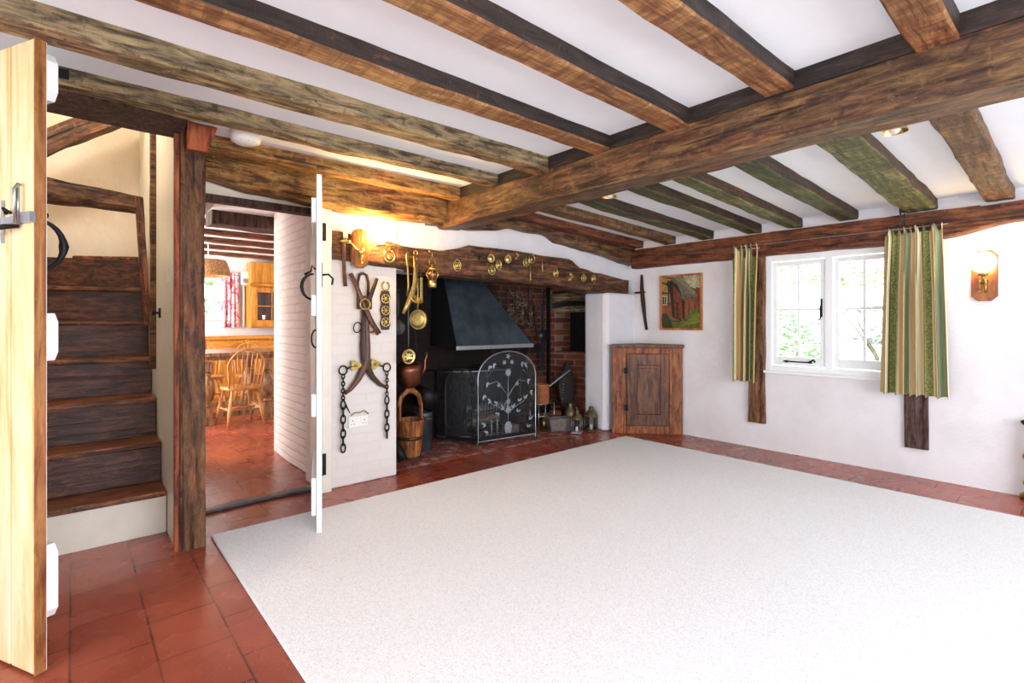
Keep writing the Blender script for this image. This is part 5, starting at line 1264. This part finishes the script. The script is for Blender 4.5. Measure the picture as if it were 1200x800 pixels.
# wicker lamp
lp = thing('pendant_lamp', 'woven wicker pendant lamp hanging in the kitchen', 'lamp', (1.27, 7.2, 1.78))
MB().lathe([(.245, .0), (.238, .05), (.225, .11), (.205, .17), (.19, .195), (.10, .205), (.03, .21)], 30, cap=False).build('lamp_shade', M['wicker'], lp).modifiers.new('s', 'SOLIDIFY').thickness = .008
MB().tube([(0, 0, .22), (0, 0, .52)], .006).build('cord', M['plastic'], lp)
MB().ball((0, 0, .10), .045, 12).build('bulb', M['bulb'], lp)

# ================================================================== OUTSIDE
struct(MB().box(5.25, 40, -20, 30, -.45, -.35).box(-10, 5.25, 9.3, 30, -.45, -.35).build('ground_lawn', M['lawn']), 'pale sunlit lawn outside the window')
def bush(label, x, y, z0, rx_, ry_, h_, n, mat, seed, size=.05, trunk=True):
    r = thing('garden_shrub', label, 'shrub', (x, y, -.35))
    rnd = random.Random(seed); m_ = MB()
    for i in range(n):
        a = rnd.uniform(0, 2 * PI); ph = rnd.uniform(0, PI); rr = rnd.uniform(.55, 1) ** .5
        px_, py_, pz_ = rx_ * rr * math.sin(ph) * math.cos(a), ry_ * rr * math.sin(ph) * math.sin(a), z0 + .35 + h_ / 2 + h_ / 2 * rr * math.cos(ph)
        if noise.noise(Vector((px_ * 2.2 + seed, py_ * 2.2, pz_ * 2.2))) < -.12: continue
        s_ = size * rnd.uniform(.6, 1.3)
        T_ = Matrix.Translation((px_, py_, pz_)) @ Matrix.Rotation(rnd.uniform(0, 6.28), 4, 'Z') @ Matrix.Rotation(rnd.uniform(-1.3, 1.3), 4, 'X')
        m_.add([(-s_, 0, 0), (0, -s_ * .5, .2 * s_), (s_, 0, 0), (0, s_ * .5, .2 * s_)], [(0, 1, 2, 3)], 0, False, T_)
    me = m_.build('foliage', mat, r)
    if trunk:
        t_ = MB()
        for k in range(5):
            a = 2 * PI * k / 5; t_.tube([(0, 0, 0), (.1 * math.cos(a), .1 * math.sin(a), (z0 + .35 + h_ * .4) * .6), (rx_ * .5 * math.cos(a), ry_ * .5 * math.sin(a), z0 + .35 + h_ * .6)], [.05, .035, .012], 6)
        t_.build('stem', M['bark'], r)
bush('dense green shrub outside the left casement of the window', 7.9, 3.25, -.1, .8, .82, 1.5, 5500, M['leaf'], 1, .036)
bush('pale loose leaf spray outside the top of the window', 9.6, 2.8, 1.7, 1.3, 2.1, 2.0, 3500, M['leaf2'], 2, .05, False)
bush('grey-green shrub far outside the right casement of the window', 12.5, 2.9, .75, .6, 1.2, .8, 1500, M['leaf3'], 3, .05)
bush('pale green shrub outside the kitchen window', 1.9, 12.6, .6, 1.8, .8, 1.6, 3000, M['leaf2'], 4, .06)

# ================================================================== LIGHT
wld = bpy.data.worlds.new('sky'); S.world = wld; wld.use_nodes = True
bg = wld.node_tree.nodes['Background']; bg.inputs['Color'].default_value = (.86, .93, 1, 1); bg.inputs['Strength'].default_value = 4.5
def area(name, loc, rot, sx, sy, power, col=(1, 1, 1)):
    l = bpy.data.lights.new(name, 'AREA'); l.shape = 'RECTANGLE'; l.size = sx; l.size_y = sy; l.energy = power; l.color = col
    o = bpy.data.objects.new(name, l); COL.objects.link(o); o.location = loc; o.rotation_euler = rot; return o
area('fill_rear', (1.2, -2.7, 1.25), (PI / 2, 0, 0), 3.4, 1.6, 95, (.90, .95, 1))  # added fill behind the camera, at the made-up rear opening
area('fill_left', (-2.7, .3, 1.25), (PI / 2, 0, -PI / 2), 3.2, 1.4, 60, (.90, .95, 1))  # added fill at the made-up left opening, out of view
area('fill_kitchen', (-1.3, 7.3, 1.4), (PI / 2, 0, -PI / 2), 2.4, 1.3, 210, (1, .95, .86))  # added kitchen fill, shining through an unseen made-up opening
def point(name, loc, power, col, r=.05):
    l = bpy.data.lights.new(name, 'POINT'); l.energy = power; l.color = col; l.shadow_soft_size = r
    o = bpy.data.objects.new(name, l); COL.objects.link(o); o.location = loc; return o
point('stair_fill', (-.2, 4.0, 2.85), 22, (1, .93, .82), .08)  # added fill that brightens the stairwell; no real bulb here
sun = bpy.data.lights.new('sun', 'SUN'); sun.energy = 6; sun.angle = .05; sun.color = (1, .97, .9)
so_ = bpy.data.objects.new('sun', sun); COL.objects.link(so_); so_.rotation_euler = (0, math.radians(-38), 0)

# ================================================================== CAMERA
cam = bpy.data.cameras.new('camera'); co = bpy.data.objects.new('camera', cam); COL.objects.link(co)
cam.sensor_width = 36; cam.lens = 36 * 595 / 1200; cam.shift_y = -22 / 1200; cam.clip_start = .02
th_ = math.atan(687 / 595.)
co.location = (0, 0, 1.2); co.rotation_euler = (PI / 2, 0, th_ - PI / 2)
S.camera = co
S.view_settings.view_transform = 'Standard'; S.view_settings.look = 'None'; S.view_settings.gamma = 1; S.view_settings.use_curve_mapping = False
S.view_settings.exposure = 0.17
S.cycles.max_bounces = 8 if hasattr(S, 'cycles') else 8
